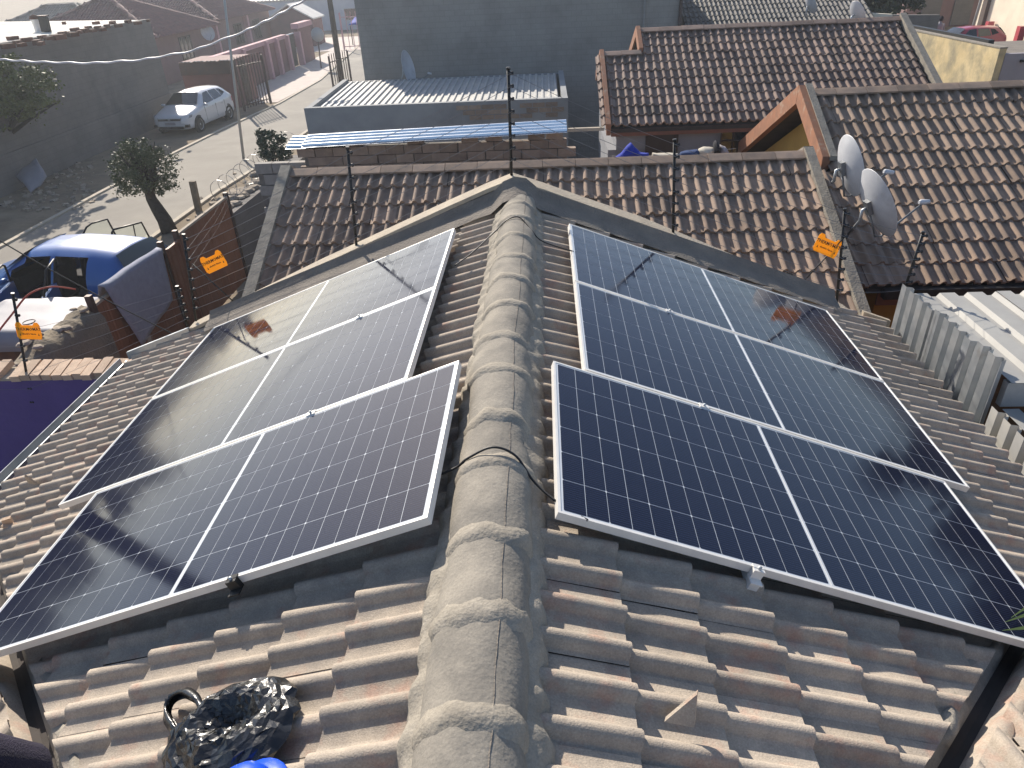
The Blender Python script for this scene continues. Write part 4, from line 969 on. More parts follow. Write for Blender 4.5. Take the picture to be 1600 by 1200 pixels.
def car(name, M, paint, label, openings=False, group=None):
    t = thing(name, (0,0,0), label, 'car', group, M)
    def put(nm, mb, m, par=None):
        me = mb.mesh(nm); me.materials.append(MATS[m]); return link(nm, me, None, par or t, M)
    xs = []
    for a, b in zip(ST_, ST_[1:]):
        k = max(1, int((b[0]-a[0])/.09)); xs += [a[0]+(b[0]-a[0])*i/k for i in range(k)]
    xs.append(ST_[-1][0]); secs = [section(x) for x in xs]; n_ = len(secs[0]); mb = MB()
    for sd_ in (1,-1):
        base = len(mb.v); mb.v += [(x, sd_*y, z) for x, s_ in zip(xs, secs) for y, z in s_]
        for i in range(len(xs)-1):
            for j in range(n_-1):
                zc = (secs[i][j][1]+secs[i+1][j+1][1])/2; yc = (secs[i][j][0]+secs[i+1][j+1][0])/2; xc = (xs[i]+xs[i+1])/2
                S_ = st_at(xc); fz = (zc-S_[3])/(S_[5]-S_[3])
                if openings and 1.42 < xc < 3.14 and .34 < zc and fz < .80 and yc > .5 and not (2.27 < xc < 2.38) and not (fz > 0 and xc < 1.78 and fz > .55): continue
                f = (base+i*n_+j, base+i*n_+j+1, base+(i+1)*n_+j+1, base+(i+1)*n_+j)
                mb.f.append(f if sd_ > 0 else f[::-1]); mb.sm.append(True)
    s0 = secs[0]; mb.add([(xs[0],y,z) for y,z in s0]+[(xs[0],-y,z) for y,z in s0[::-1]], [tuple(range(2*n_))]); s0 = secs[-1]; mb.add([(xs[-1],y,z) for y,z in s0]+[(xs[-1],-y,z) for y,z in s0[::-1]], [tuple(range(2*n_))[::-1]])
    body = put('body', mb, paint)
    def side_pt(x, f, sd_, o=.006):
        _, zb, w, zl, ws, zt, wr, cr = st_at(x); y = ws+(wr-ws)*f; z = zl+(zt-zl)*f
        nv = Vector((zt-zl, ws-wr)).normalized(); return (x, sd_*(y+nv.x*o), z+nv.y*o)
    def glass(poly, sd_, nm='side_window'):
        mb = MB(); x0 = min(p[0] for p in poly); pts = [side_pt(x, f, sd_) for x, f in poly]; mb.add(pts, [tuple(range(len(pts)))]); 
        put(nm, mb, 'glass_dark')
    if not openings:
        for sd_ in (1,-1):
            glass([(1.42,.10),(2.28,.10),(2.28,.86),(1.92,.86)], sd_); glass([(2.36,.10),(3.05,.12),(2.98,.84),(2.36,.86)], sd_); glass([(3.11,.14),(3.50,.34),(3.30,.78),(3.05,.82)], sd_)
    def top_patch(x0, x1, f0, f1, nm, m='glass_dark', o=.012):
        P = []
        for i in range(7):
            x = x0+(x1-x0)*i/6; _, zb, w, zl, ws, zt, wr, cr = st_at(x); f = f0+(f1-f0)*i/6
            P.append([(x-o*.5*(1 if x1 < 2.5 else -1), wr*f*g, zt+cr*(1-g*g)*.9+o) for g in (-1,-.6,-.2,.2,.6,1)])
        mb = MB(); mb.grid(P); put(nm, mb, m)
    top_patch(1.13,1.72,1.03,.96,'windscreen','glass_clear' if openings else 'glass_dark'); top_patch(3.63,3.92,.95,.98,'rear_window','glass_clear' if openings else 'glass_dark', .015)
    for x in (.76, 3.33):
        for sd_ in (1,-1):
            W0 = Matrix.Translation((x, sd_*.80, .305)) @ Matrix.Rotation(-sd_*math.pi/2, 4, 'X')
            mb = MB(); mb.lathe([(.365,-.02),(.365,.072),(.30,.072)], 24, W0); mb.lathe([(.0,.070),(.36,.070)], 24, W0); put('wheel_arch', mb, 'black')
            mb = MB(); mb.lathe([(.2,-.1),(.29,-.1),(.305,-.06),(.305,.06),(.295,.085),(.215,.09)], 24, W0); wo = put('wheel', mb, 'tyre')
            mb = MB(); mb.lathe([(.215,.085),(.20,.07),(.19,.05),(.05,.055),(.04,.075),(0,.075)], 24, W0); ro = put('rim', mb, 'rim', wo)
            mb = MB()
            for k in range(5):
                a = 2*math.pi*k/5; mb.prism([W0 @ Vector((math.cos(a+d_)*r_, math.sin(a+d_)*r_, .062)) for d_, r_ in ((.22,.19),(.42,.19),(.36,.08))], (0, sd_*.006, 0))
            put('rim_gap', mb, 'black', wo)
    for sd_ in (1,-1):
        mb = MB(); mb.hexa([(.10,sd_*.49,.60),(.40,sd_*.80,.66),(.42,sd_*.82,.76),(.12,sd_*.49,.67),(-.012,sd_*.49,.60),(.20,sd_*.83,.66),(.36,sd_*.86,.76),(.0,sd_*.49,.675)]); put('headlight', mb, 'lamp')
        mb = MB(); mb.hexa([(3.86,sd_*.84,.70),(4.03,sd_*.60,.70),(4.0,sd_*.62,.88),(3.86,sd_*.83,.90),(3.88,sd_*.86,.70),(4.055,sd_*.62,.70),(4.03,sd_*.64,.88),(3.88,sd_*.85,.90)]); put('tail_light', mb, 'red_paint')
        mb = MB(); mb.lathe([(0,-.05),(.05,-.045),(.075,0),(.05,.045),(0,.05)], 10, Matrix.Translation((1.38,sd_*.97,.97)) @ Matrix.Scale(1.5,4,(0,1,0))); mb.box((1.40,sd_*.88,.94), (.05,.14,.03)); put('wing_mirror', mb, paint)
        mb = MB(); mb.box((.09,sd_*.66,.36), (.12,.22,.11)); put('fog_lamp_recess', mb, 'black')
        if not openings:
            for x in (1.40,2.32,3.1):
                mb = MB(); mb.box((x,sd_*.873,.62), (.008,.012,.52)); put('door_seam', mb, 'black')
            for x in (2.12,2.95): mb = MB(); mb.box((x,sd_*.885,.80), (.17,.03,.025)); put('door_handle', mb, paint)
    mb = MB(); mb.box((.012,0,.615), (.05,.98,.075)); put('grille', mb, 'black'); mb = MB(); mb.box((.05,0,.31), (.16,1.1,.10)); put('air_intake', mb, 'black')
    mb = MB(); mb.box((-.005,0,.47), (.02,.46,.10)); put('number_plate', mb, 'white_sheet')
    mb = MB(); mb.box((-.005,0,.615), (.03,.10,.08)); put('badge', mb, 'rim')
    if openings:
        mb = MB(); mb.box((2.3,0,.33), (2.0,1.5,.04)); put('cabin_floor', mb, 'seat')
        for x in (1.95,2.85):
            for y in (.36,-.36):
                mb = MB(); mb.box((x,y,.55), (.5,.5,.22)); mb.box((x+.27,y,.86), (.14,.48,.62), Matrix.Rotation(.25,3,'Y')); mb.box((x+.36,y,1.2), (.09,.26,.18)); bevel(put('seat', mb, 'seat'), .04, 3)
        mb = MB(); mb.box((1.35,0,.78), (.3,1.4,.3)); put('dashboard', mb, 'seat')
        mb = MB(); mb.tube([(1.60+.06*math.cos(a*.42),.36+.17*math.sin(a*.42),.92+.15*math.cos(a*.42)) for a in range(16)], .015, 6); put('steering_wheel', mb, 'black')
        for sd_, hx, L_, ang, win in ((1,1.42,.86,62,True),(1,2.36,.74,58,True),(-1,1.42,.86,66,True),(-1,2.36,.74,62,True)):
            # hinged door: lower panel plus window frame
            R_ = Matrix.Translation((hx, sd_*.875, 0)) @ Matrix.Rotation(sd_*math.radians(ang),4,'Z')
            def dm(nm, mb, m, par):
                mb.v = [tuple(R_ @ Vector(v)) for v in mb.v]; return put(nm, mb, m, par)
            lp = [(0,.36),(L_,.36),(L_+.03,.7),(L_+.01,.95),(0,.93)]
            mb = MB(); mb.prism([(x,-.03*sd_,z) for x,z in lp], (0,-.07*sd_,0)); d_ = dm('door', mb, paint, t)
            fr = [(.02,.93),(.30 if hx < 2 else .02,1.33),(.42 if hx < 2 else .06,1.385),(L_-.12,1.385),(L_,.95)]
            mb = MB(); mb.tube([(x,-.16*sd_*(z-.93)/.45-.06*sd_,z) for x,z in fr], .02, 6)
            if hx > 2: mb.tube([(L_*.62,-.06*sd_,.95),(L_*.62,-.2*sd_,1.37)], .012, 6)
            dm('window_frame', mb, 'black', d_)
            mb = MB(); mb.add([(x,-.16*sd_*(z-.93)/.45-.06*sd_,z) for x,z in fr], [(0,1,2,3,4)]); dm('pane', mb, 'pane', d_)
    return t
m = bpy.data.materials.new('pane'); m.use_nodes = True; p_ = m.node_tree.nodes['Principled BSDF']; p_.inputs['Base Color'].default_value = (.75,.85,.8,1); p_.inputs['Roughness'].default_value = .02; p_.inputs['Transmission Weight'].default_value = 1; p_.inputs['IOR'].default_value = 1.02; MATS['pane'] = m
def car_matrix(ref, refx, fwd, z=GZ):
    f = Vector((fwd[0],fwd[1],0)).normalized(); x = -f; y = Vector((0,0,1)).cross(x); o = Vector((ref[0],ref[1],z)) - x*refx
    return basis(x, y, (0,0,1), o)
car('parked_car', car_matrix((-7.55,12.50), 3.62, (-1.84,.30)), 'blue_paint', 'blue hatchback with its doors standing open beyond the brown fence', True)
car('parked_car', car_matrix((-15.0,30.1), .35, (-.10,-1)), 'white_paint', 'white hatchback parked against the long grey wall', group='parked cars')
car('parked_car', car_matrix((22.4,47.6), 2, (.9,-.5)), 'white_paint', 'white car roof showing behind the yellow stained wall', group='parked cars')
car('parked_car', car_matrix((23.0,43.4), 2, (-1,-.1)), 'red_paint', 'red car parked before the cream building at the top right', group='parked cars')

# ---------------------------------------------------------------- trees
def leaves(mb, c, rad, n_, size, rnd, clump=26, hollow=.45):
    cl = []
    for _ in range(max(4, n_//clump//4)):
        while True:
            v = Vector((rnd.uniform(-1,1),rnd.uniform(-1,1),rnd.uniform(-1,1)))
            if hollow*rnd.random() < v.length < 1+.10*rnd.random(): break
        cl.append(v)
    for _ in range(n_):
        b = rnd.choice(cl); v = b+Vector((rnd.gauss(0,1),rnd.gauss(0,1),rnd.gauss(0,1)))*.13
        p = Vector(c)+Vector((v.x*rad[0],v.y*rad[1],v.z*rad[2]))
        a = Vector((rnd.gauss(0,1),rnd.gauss(0,1),rnd.gauss(0,.7))).normalized(); d_ = a.cross(Vector((rnd.gauss(0,1),rnd.gauss(0,1),rnd.gauss(0,1)))).normalized()
        s_ = size*rnd.uniform(.6,1.3); w = d_*s_*.32
        mb.add([p-a*s_*.5, p+w, p+a*s_*.5, p-w], [(0,1,2,3)])
def tree(name, base, trunk, crowns, label, leaf, n_, size, seed, cat='tree', group=None, tr=.08):
    rnd = random.Random(seed); base = Vector(base); t = thing(name, base, label, cat, group)
    mb = MB(); k = len(trunk); pts = [base+Vector(p) for p in trunk]
    mb.tube(pts, [tr*(1-.5*i/(k-1)) for i in range(k)], 10)
    for c, r in crowns:
        for _ in range(5):
            e = base+Vector(c)+Vector((rnd.uniform(-.8,.8)*r[0],rnd.uniform(-.8,.8)*r[1],rnd.uniform(-.5,.8)*r[2])); s_ = pts[-1] if rnd.random() < .6 else pts[-2]
            mb.tube([s_, s_.lerp(e,.5)+Vector((0,0,.04)), e], [tr*.38,tr*.22,tr*.06], 6)
    mb.build('trunk', 'bark', t); mb = MB()
    tot = sum(r[0]*r[1]*r[2] for _, r in crowns)
    for c, r in crowns: leaves(mb, base+Vector(c), r, int(n_*r[0]*r[1]*r[2]/tot), size, rnd)
    mb.build('crown', leaf, t); return t
b = onz(265,362,GZ)
tree('street_tree', b, [(0,0,0),(-.05,.02,.3),(-.16,.03,.62),(-.24,.05,.85),(-.22,0,1.15)], [((-.20,0,1.55),(.74,.7,.60)),((-.10,.1,2.0),(.52,.5,.42)),((-.55,-.1,1.35),(.4,.4,.3)),((.2,0,1.3),(.35,.35,.3))], 'round pollarded tree with a thick dark leaning trunk beside the road', 'leaf_a', 9500, .062, 3, tr=.21)
b = Vector((-6.55,17.6,GZ))
tree('street_tree', b, [(0,0,0),(.02,0,.8),(-.02,0,1.5)], [((.05,0,1.95),(.42,.42,.40)),((-.05,0,2.2),(.3,.3,.25)),((.2,.05,1.7),(.3,.3,.25))], 'small bushy tree behind the rubble wall beside the silver sheets', 'leaf_d', 2600, .085, 5, tr=.05)
b = onz(42,285,GZ)
tree('street_tree', b, [(0,0,0),(-.15,0,.7),(-.2,0,1.4),(0,0,1.9)], [((.5,0,2.8),(1.35,1.2,.8)),((1.55,-.2,2.55),(.75,.7,.42)),((.7,0,3.4),(.75,.7,.4)),((.1,-.3,2.1),(1.0,.8,.4))], 'green leafy tree leaning before the long grey wall at left', 'leaf_b', 8500, .11, 8, tr=.22)
# litter under it
b = onz(50,272,GZ)
A, B, C, D = onz(24,276,GZ+.35), onz(58,250,GZ+.75), onz(74,280,GZ+.25), onz(48,302,GZ+.05); P = []
for i in range(8):
    row = []
    for j in range(8):
        p = A.lerp(B,j/7).lerp(D.lerp(C,j/7),i/7); row.append(p+Vector((0,0,.10*nz(p*3)+.12*math.sin(3.1*i/7))))
    P.append(row)
mb = MB(); mb.grid(P[::-1]); o = mb.build('dumped_sack', 'white_sheet', origin=b); m_ = o.modifiers.new('t','SOLIDIFY'); m_.thickness = .05; tag(o, 'dirty white sack dumped under the left tree', 'sack')
mb = MB(); rnd = random.Random(2)
for _ in range(420):
    p = onz(rnd.uniform(-30,150), rnd.uniform(255,330), GZ) if rnd.random() < .6 else Vector((rnd.gauss(-8.3,.7), rnd.uniform(14.5,24), GZ))
    s_ = rnd.uniform(.03,.13); mb.box(p+Vector((0,0,s_*.2)), (s_*1.4,s_,s_*.6), Matrix.Rotation(rnd.random()*3,3,'Z') @ Matrix.Rotation(rnd.gauss(0,.4),3,'X'))
tag(mb.build('street_rubble', 'rubble'), 'scattered stones and litter along the street verges', 'rubble', kind='stuff')
# rubble wall along the right verge and razor wire
RW = thing('rubble_wall', (-7.0,17,GZ), 'dark rubble wall with ragged stone top beyond the brown fence', 'wall')
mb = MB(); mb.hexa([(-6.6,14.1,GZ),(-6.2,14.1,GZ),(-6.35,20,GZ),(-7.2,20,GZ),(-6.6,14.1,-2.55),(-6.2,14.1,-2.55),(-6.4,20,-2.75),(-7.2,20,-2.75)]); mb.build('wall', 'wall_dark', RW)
rnd = random.Random(9)
for i in range(60):
    y = 14.2+5.7*rnd.random(); s_ = rnd.uniform(.07,.17); x = -6.35-.08*(y-14)-rnd.random()*.3; mb = MB()
    mb.lathe([(0,-s_*.4),(s_*.8,-s_*.3),(s_,0),(s_*.7,s_*.35),(0,s_*.4)], 7, Matrix.Translation((x,y,-2.57-.033*(y-14)+.05)) @ Matrix.Rotation(rnd.random()*3,4,'Z') @ Matrix.Scale(1.6,4,(0,1,0)))
    mb.sm = [False]*len(mb.f); mb.build('stone', 'rubble', RW)
pts = []
for i in range(170):
    a = i*.42; y = 14.3+i*.034; pts.append((-6.5-.06*(y-14)+.26*math.cos(a)+.05*nz((i*.1,0,0)), y, -2.2-.03*(y-14)+.26*math.sin(a)))
mb = MB(); mb.tube(pts, .006, 4, cap=False); tag(mb.build('razor_wire', 'wire'), 'coiled razor wire along the top of the rubble wall', 'razor wire')
A = onz(312,330,GZ); mb = MB(); mb.box(A+Vector((0,0,.42)), (.16,.14,.84), Matrix.Rotation(.06,3,'Y')); bevel(tag(mb.build('timber_post', 'old_concrete', origin=A), 'stubby grey post on the verge beside the road', 'post'), .015)

# ---------------------------------------------------------------- left long building
LB = thing('long_building', (-20,24,GZ), 'long flat roofed building with dark grey block wall along the street', 'building')
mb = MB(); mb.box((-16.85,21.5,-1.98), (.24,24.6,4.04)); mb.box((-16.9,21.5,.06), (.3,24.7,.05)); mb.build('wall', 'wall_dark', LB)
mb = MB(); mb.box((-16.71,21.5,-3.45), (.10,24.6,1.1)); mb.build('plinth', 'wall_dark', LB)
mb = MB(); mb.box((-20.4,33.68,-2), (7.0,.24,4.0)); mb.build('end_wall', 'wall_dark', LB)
k = 0; y = 9.4
while y < 33.4:
    ibr((-17.0,y,.04+.004*(k%2)), (0,1,0), (-1,0,.03), .9, 6.6, 'tin_white', pitch=.22, h=.03, parent=LB); y += .9; k += 1
rnd = random.Random(4)
mb = MB(); mb.box((0,0,0), (.24,.12,.09)); rbm = mb.mesh('loose_brick'); rbm.materials.append(MATS['red_brick'])
px = [(28,66),(34,70),(42,62),(58,66),(64,68),(66,58),(76,60),(92,58),(98,53),(104,52),(114,54),(117,47),(125,50),(132,48),(138,43),(145,48),(153,44),(160,46),(167,41),(176,36),(185,40),(200,34),(215,36),(232,32),(12,72),(20,60),(150,36),(100,36)]
for i, (x, y) in enumerate(px):
    p = onp(x, y, (.03,0,1), (-17,0,.115)); o = link('loose_brick', rbm, None, None, Matrix.Translation(p) @ Matrix.Rotation(rnd.uniform(-.5,.5)+1.5,4,'Z') @ Matrix.Scale(1+rnd.random()*.8,4))
    tag(o, 'loose dark brick holding down the pale tin roof of the long building', 'brick', 'loose bricks weighting the pale tin roof')
p = onz(61,50,.1); t = thing('chimney_cowl', p, 'small white and red roof cowl on the pale tin roof', 'chimney'); mb = MB(); mb.lathe([(.12,0),(.12,.35),(.16,.38),(.16,.42)], 12, Matrix.Translation(p)); mb.build('stack', 'white_paint', t); mb = MB(); mb.lathe([(.18,.42),(.14,.52),(0,.58)], 12, Matrix.Translation(p)); mb.build('cap', 'red_brick', t)
p = onz(74,50,.1); t = thing('water_box', p, 'upright dark box beside the cowl on the pale tin roof', 'box'); mb = MB(); mb.box(p+Vector((0,0,.25)), (.3,.2,.5), Matrix.Rotation(.1,3,'Y')); bevel(mb.build('box_body', 'black', t), .03); mb = MB(); mb.box(p+Vector((.03,0,.52)), (.33,.23,.04)); mb.build('lid', 'iron', t)
# overhead twisted cable
pp = [ony(x,y,11) for x,y in ((-80,88),(0,93),(60,97),(140,99),(220,94),(300,80),(380,50),(430,26),(476,0),(520,-30),(600,-90))]; out = []
for i in range(len(pp)-1):
    for k in range(14):
        f = k/14; a = (i*14+k)*.9; out.append(pp[i].lerp(pp[i+1],f)+Vector((0,.006*math.cos(a),.007*math.sin(a))))
mb = MB(); mb.tube(out, .0135, 6, cap=False); tag(mb.build('overhead_cable', 'dish'), 'pale twisted overhead cable sagging across the top left', 'cable')
# kiosk
KI = thing('brown_outbuilding', (-15.6,37.2,GZ), 'small brown outbuilding with patched tin roof behind the white car', 'outbuilding')
mb = MB(); mb.box((-15.75,37.3,-2.95), (2.5,2.6,2.1)); mb.build('wall', 'redwall', KI)
for i in range(4):
    ibr((-16.95+.62*i,35.9,-1.88+.01*(i%2)), (1,0,0), (0,1,-.14), .62, 2.9, 'galv', pitch=.18, h=.015, parent=KI)
mb = MB(); mb.hexa([(-16.95,35.82,-2.45),(-14.55,35.82,-2.45),(-14.55,35.9,-2.45),(-16.95,35.9,-2.45),(-16.95,35.86,-1.9),(-14.5,35.86,-1.9),(-14.5,35.92,-1.9),(-16.95,35.92,-1.9)]); mb.build('roof_flap', 'iron', KI)
mb = MB(); mb.box((-14.49,37.3,-3.0), (.06,.8,1.9)); mb.build('door', 'door_dark', KI)
# iron palisade gate and fence pieces
def palisade(name, A, B, h, n_, label, cat, m='iron', group=None):
    A = Vector(A); B = Vector(B); t = thing(name, (A+B)/2, label, cat, group); d_ = (B-A); ang = math.atan2(d_.y,d_.x); Rz = Matrix.Rotation(ang,3,'Z')
    for i in range(n_):
        p = A+d_*(i/(n_-1)); mb = MB(); mb.box(p+Vector((0,0,h/2+.05)), (.045,.03,h-.1), Rz); mb.prism([p+Rz@Vector((-.022,-.015,h)), p+Rz@Vector((.022,-.015,h)), p+Rz@Vector((0,-.015,h+.1))], Rz@Vector((0,.03,0))); mb.build('bar', m, t)
    for z in (.25, h-.3):
        mb = MB(); mb.box((A+B)/2+Vector((0,0,z)), (d_.length+.06,.05,.05), Rz); mb.build('rail', m, t)
    for p in (A-d_.normalized()*.07, B+d_.normalized()*.07):
        mb = MB(); mb.box(p+Vector((0,0,h/2)), (.08,.08,h), Rz); mb.build('post', m, t)
    return t
palisade('palisade_gate', onz(385,177,GZ)+Vector((0,0,.1)), onz(423,166,GZ)+Vector((0,0,.1)), 2.2, 10, 'open rusty palisade gate leaf beside the white car', 'gate')
palisade('palisade_fence', onz(523,142,GZ), onz(549,132,GZ), 1.7, 9, 'short dark palisade fence at the foot of the telephone pole', 'fence')
palisade('palisade_fence', (-15.2,60.5,GZ), (-9.5,61.5,GZ), 2.6, 16, 'pink palisade fence at the far end of the street', 'fence', 'pink')
# poles
def pole(name, base, top, r, m, label):
    mb = MB(); mb.tube([base, Vector(base).lerp(Vector(top),.5), top], [r,r*.85,r*.7], 12); return mb
t = thing('telephone_pole', onz(535,136,GZ), 'dark wooden telephone pole leaning slightly beside the road', 'pole')
b = onz(535,136,GZ); tp = ony(514,-8,b.y); tp2 = b+(tp-b)*1.55; mb = pole('', b, tp2, .17, '', ''); mb.build('shaft', 'pole_wood', t)
mb = MB(); mb.box(tp2-Vector((0,0,.4)), (1.4,.1,.12)); mb.build('crossarm', 'pole_wood', t)
t = thing('street_light', onz(381,250,GZ), 'slim grey street light pole between the white car and the road', 'street light')
b = onz(381,250,GZ); tp = ony(350,-5,b.y); tp2 = b+(tp-b)*1.3; mb = pole('', b, tp2, .048, '', ''); mb.build('shaft', 'pole_grey', t)
mb = MB(); mb.tube([tp2, tp2+Vector((.5,0,.25)), tp2+Vector((1.2,0,.3))], .035, 8); a_ = mb.build('arm', 'pole_grey', t); mb = MB(); mb.box(tp2+Vector((1.4,0,.28)), (.5,.2,.1)); bevel(mb.build('lamp_head', 'pole_grey', t), .03)
b = onz(502,107,GZ); t = thing('road_sign', b, 'round grey backed road sign on a thin pole by the pink wall', 'road sign'); c = ony(496,54,b.y-.05)
mb = MB(); mb.tube([b, c+Vector((0,.04,.25))], .045, 8); mb.build('pole', 'iron', t); mb = MB(); mb.lathe([(0,-.01),(.42,-.01),(.42,.01),(0,.01)], 24, Matrix.Translation(c) @ Matrix.Rotation(math.pi/2,4,'X')); mb.build('disc', 'pole_grey', t)

# ---------------------------------------------------------------- pink wall and houses across the street
PK = thing('pink_boundary_wall', (-16.2,48,GZ), 'dusky red boundary wall with pink pillars and pink coping along the street', 'wall')
segs = [(38.0,41.6),(41.8,45.4),(45.6,47.3),(47.5,49.4)]
for i, (a, b_) in enumerate(segs):
    mb = MB(); mb.box((-16.25,(a+b_)/2,-3.05), (.2,b_-a,1.9)); mb.build('wall_panel', 'redwall', PK); mb = MB(); mb.box((-16.22,(a+b_)/2,-2.0), (.34,b_-a+.2,.22)); mb.build('coping', 'pink', PK)
for y in (41.7,45.5,47.4,49.5,52.0):
    mb = MB(); mb.box((-16.1,y,-2.98), (.36,.34,2.05)); mb.build('pillar', 'pink', PK)
mb = MB(); mb.box((-16.2,53.6,-2.85), (.24,3.0,2.3)); mb.build('wall_panel', 'redwall', PK); mb = MB(); mb.box((-16.2,53.6,-1.62), (.5,3.3,.3)); mb.build('coping', 'pink', PK)
G2 = thing('driveway_gate', (-16.3,50.8,GZ), 'dark driveway gate between the pink pillars', 'gate')
mb = MB(); mb.box((-16.35,50.75,-3.0), (.06,2.2,1.9)); mb.build('gate_leaf', 'pole_wood', G2); mb = MB(); mb.box((-16.35,50.75,-2.02), (.1,2.3,.06)); mb.build('top_rail', 'white_wall', G2)
def hip_house(name, x0, x1, y0, y1, eave, rise, label, wallm, tilem, win=()):
    t = thing(name, ((x0+x1)/2,(y0+y1)/2,GZ), label, 'house'); o = .45
    mb = MB(); mb.box(((x0+x1)/2,(y0+y1)/2,(GZ+eave)/2), (x1-x0,y1-y0,eave-GZ)); w = mb.build('wall', wallm, t)
    X0,X1,Y0,Y1 = x0-o,x1+o,y0-o,y1+o; z0 = eave-.05
    if (x1-x0) >= (y1-y0): h = (Y1-Y0)/2; R0 = Vector((X0+h,(Y0+Y1)/2,z0+rise)); R1 = Vector((X1-h,(Y0+Y1)/2,z0+rise))
    else: h = (X1-X0)/2; R0 = Vector(((X0+X1)/2,Y0+h,z0+rise)); R1 = Vector(((X0+X1)/2,Y1-h,z0+rise))
    c = [Vector((X0,Y0,z0)),Vector((X1,Y0,z0)),Vector((X1,Y1,z0)),Vector((X0,Y1,z0))]
    if (x1-x0) >= (y1-y0): faces = [(c[0],c[1],R1,R0),(c[1],c[2],R1),(c[2],c[3],R0,R1),(c[3],c[0],R0)]
    else: faces = [(c[0],c[1],R0),(c[1],c[2],R1,R0),(c[2],c[3],R1),(c[3],c[0],R0,R1)]
    mb = MB()
    for f in faces: mb.add([p-Vector((0,0,.06)) for p in f], [tuple(range(len(f)))])
    mb.add([p-Vector((0,0,.07)) for p in c], [(3,2,1,0)]); mb.build('roof_deck', 'deck', t)
    me = tile_mesh('roof_tile', tilem, 'coarse', width=.6, gauge=.4, hroll=.06, nroll=3)
    for f in faces[:2]+faces[3:]:
        n_ = (f[1]-f[0]).cross(f[2]-f[0]).normalized()
        if n_.z < 0: n_ = -n_
        u = Vector((0,0,-1)); u = (u-n_*u.dot(n_)).normalized(); v = u.cross(n_); O = f[-1]; pl = []
        for i in range(len(f)):
            a, b_ = f[i], f[(i+1)%len(f)]; e = (b_-a).cross(n_); 
            if e.dot(sum(f, Vector())/len(f)-a) < 0: e = -e
            pl.append((a, e.normalized()))
        vs = [(p-O).dot(v) for p in f]; us = [(p-O).dot(u) for p in f]
        tile_roof(t, O, u, n_, (min(vs),max(vs)), int(max(us)/.4)+1, me, lambda q_: all((q_-a).dot(e) > -.1 for a, e in pl), gauge=.4, width=.6, allstuff=True)
    for a, b_ in [(c[0],faces[0][-1]),(c[1],R1 if len(faces[0]) == 4 else R0),(c[2],R1),(c[3],R0),(R0,R1)]:
        if (a-b_).length > .3: angular_caps(t, a+Vector((0,0,.03)), b_+Vector((0,0,.03)), tilem, L=.5, w=.2)
    for (Y, W_, zb, zt_) in win:
        mb = MB(); mb.box((x1+.01,Y,(zb+zt_)/2), (.06,W_,zt_-zb)); q_ = mb.build('window', 'glass_dark', t); mb = MB()
        for k in range(4): mb.box((x1+.05,Y-W_/2+W_*k/3,(zb+zt_)/2), (.04,.05,zt_-zb))
        mb.box((x1+.05,Y,zt_), (.05,W_+.1,.07)); mb.box((x1+.05,Y,zb), (.05,W_+.1,.07)); mb.build('window_frame', 'iron', q_)
    return t
HA = hip_house('hip_roof_house', -30.5,-22.3,44.5,53.0,-1.25,2.1,'dusky pink house with red hipped tile roof behind the long building', 'housewall', 'tile_red', [(48.6,1.6,-3.0,-1.7)])
mb = MB(); mb.box((-22.15,53.2,-2.6), (.4,.3,2.7)); mb.build('pilaster', 'pink', HA)
HB = hip_house('hip_roof_house', -34,-22.6,54.5,66.0,-1.1,2.7,'larger pink walled house with red hipped roof up the street', 'housewall', 'tile_red', [(58.5,1.5,-3.0,-1.7),(62.5,1.4,-3.0,-1.7)])
mb = MB(); mb.box((-22.45,60.2,-2.6), (.3,.35,2.9)); mb.build('pilaster', 'pink', HB)
dish('satellite_dish', Vector((-22.0,51.6,-1.75)), (.6,-.7,.3), 1.0, 'grey satellite dish fixed to the wall of the pink house', arm=True, mast_to=Vector((-22.3,51.8,-2.1)))
hip_house('hip_roof_house', -46,-36,40,48,-1.6,1.8,'far dark roofed house at the left edge behind the pale tin roof', 'housewall', 'tile_grey')
hip_house('hip_roof_house', -40,-31,55,62,-1.5,1.7,'far grey roofed house behind the tin roof cowl', 'housewall', 'tile_grey')
# far white building with tin roof
FW = thing('long_white_building', (-24,84,GZ), 'long pale building with tin roof across the end of the street', 'building')
mb = MB(); mb.box((-26,84,-2.6), (44,7,2.8)); mb.build('wall', 'white_wall', FW)
for i in range(38): ibr((-48+1.16*i,80.2,-1.05+.01*(i%2)), (1,0,0), (0,1,.16), 1.15, 8, 'tin_white', pitch=.38, h=.07, parent=FW)
for i in range(6): mb = MB(); mb.box((-40+5.2*i,80.48,-2.6), (1.2,.06,1.0)); mb.build('window', 'glass_dark', FW)
BS = thing('gable_outbuilding', (-20,66,GZ), 'brown gabled outbuilding with white roof edges at the end of the street', 'outbuilding')
mb = MB(); mb.prism([(-22.2,64.5,GZ),(-18.6,64.5,GZ),(-18.6,64.5,-1.9),(-20.4,64.5,-.9),(-22.2,64.5,-1.9)], (0,3,0)); mb.build('wall', 'redwall', BS)
for s_ in (1,-1): mb = MB(); mb.hexa([(-20.4,64.2,-.88),(-20.4+s_*2.0,64.2,-1.98),(-20.4+s_*2.0,67.7,-1.98),(-20.4,67.7,-.88),(-20.4,64.2,-.78),(-20.4+s_*2.0,64.2,-1.88),(-20.4+s_*2.0,67.7,-1.88),(-20.4,67.7,-.78)]); mb.build('roof_slope', 'tin_white', BS)
LW = thing('low_brick_wall', (-9.4,47,GZ), 'low reddish brick wall with pale pillars behind the telephone pole', 'wall')
mb = MB(); mb.box((-8.8,44.2,-3.4), (1.6,.3,1.2)); mb.build('wall_panel', 'redwall', LW); mb = MB(); mb.box((-8.8,44.2,-2.76), (1.8,.4,.1)); mb.build('coping', 'brick_pale', LW)
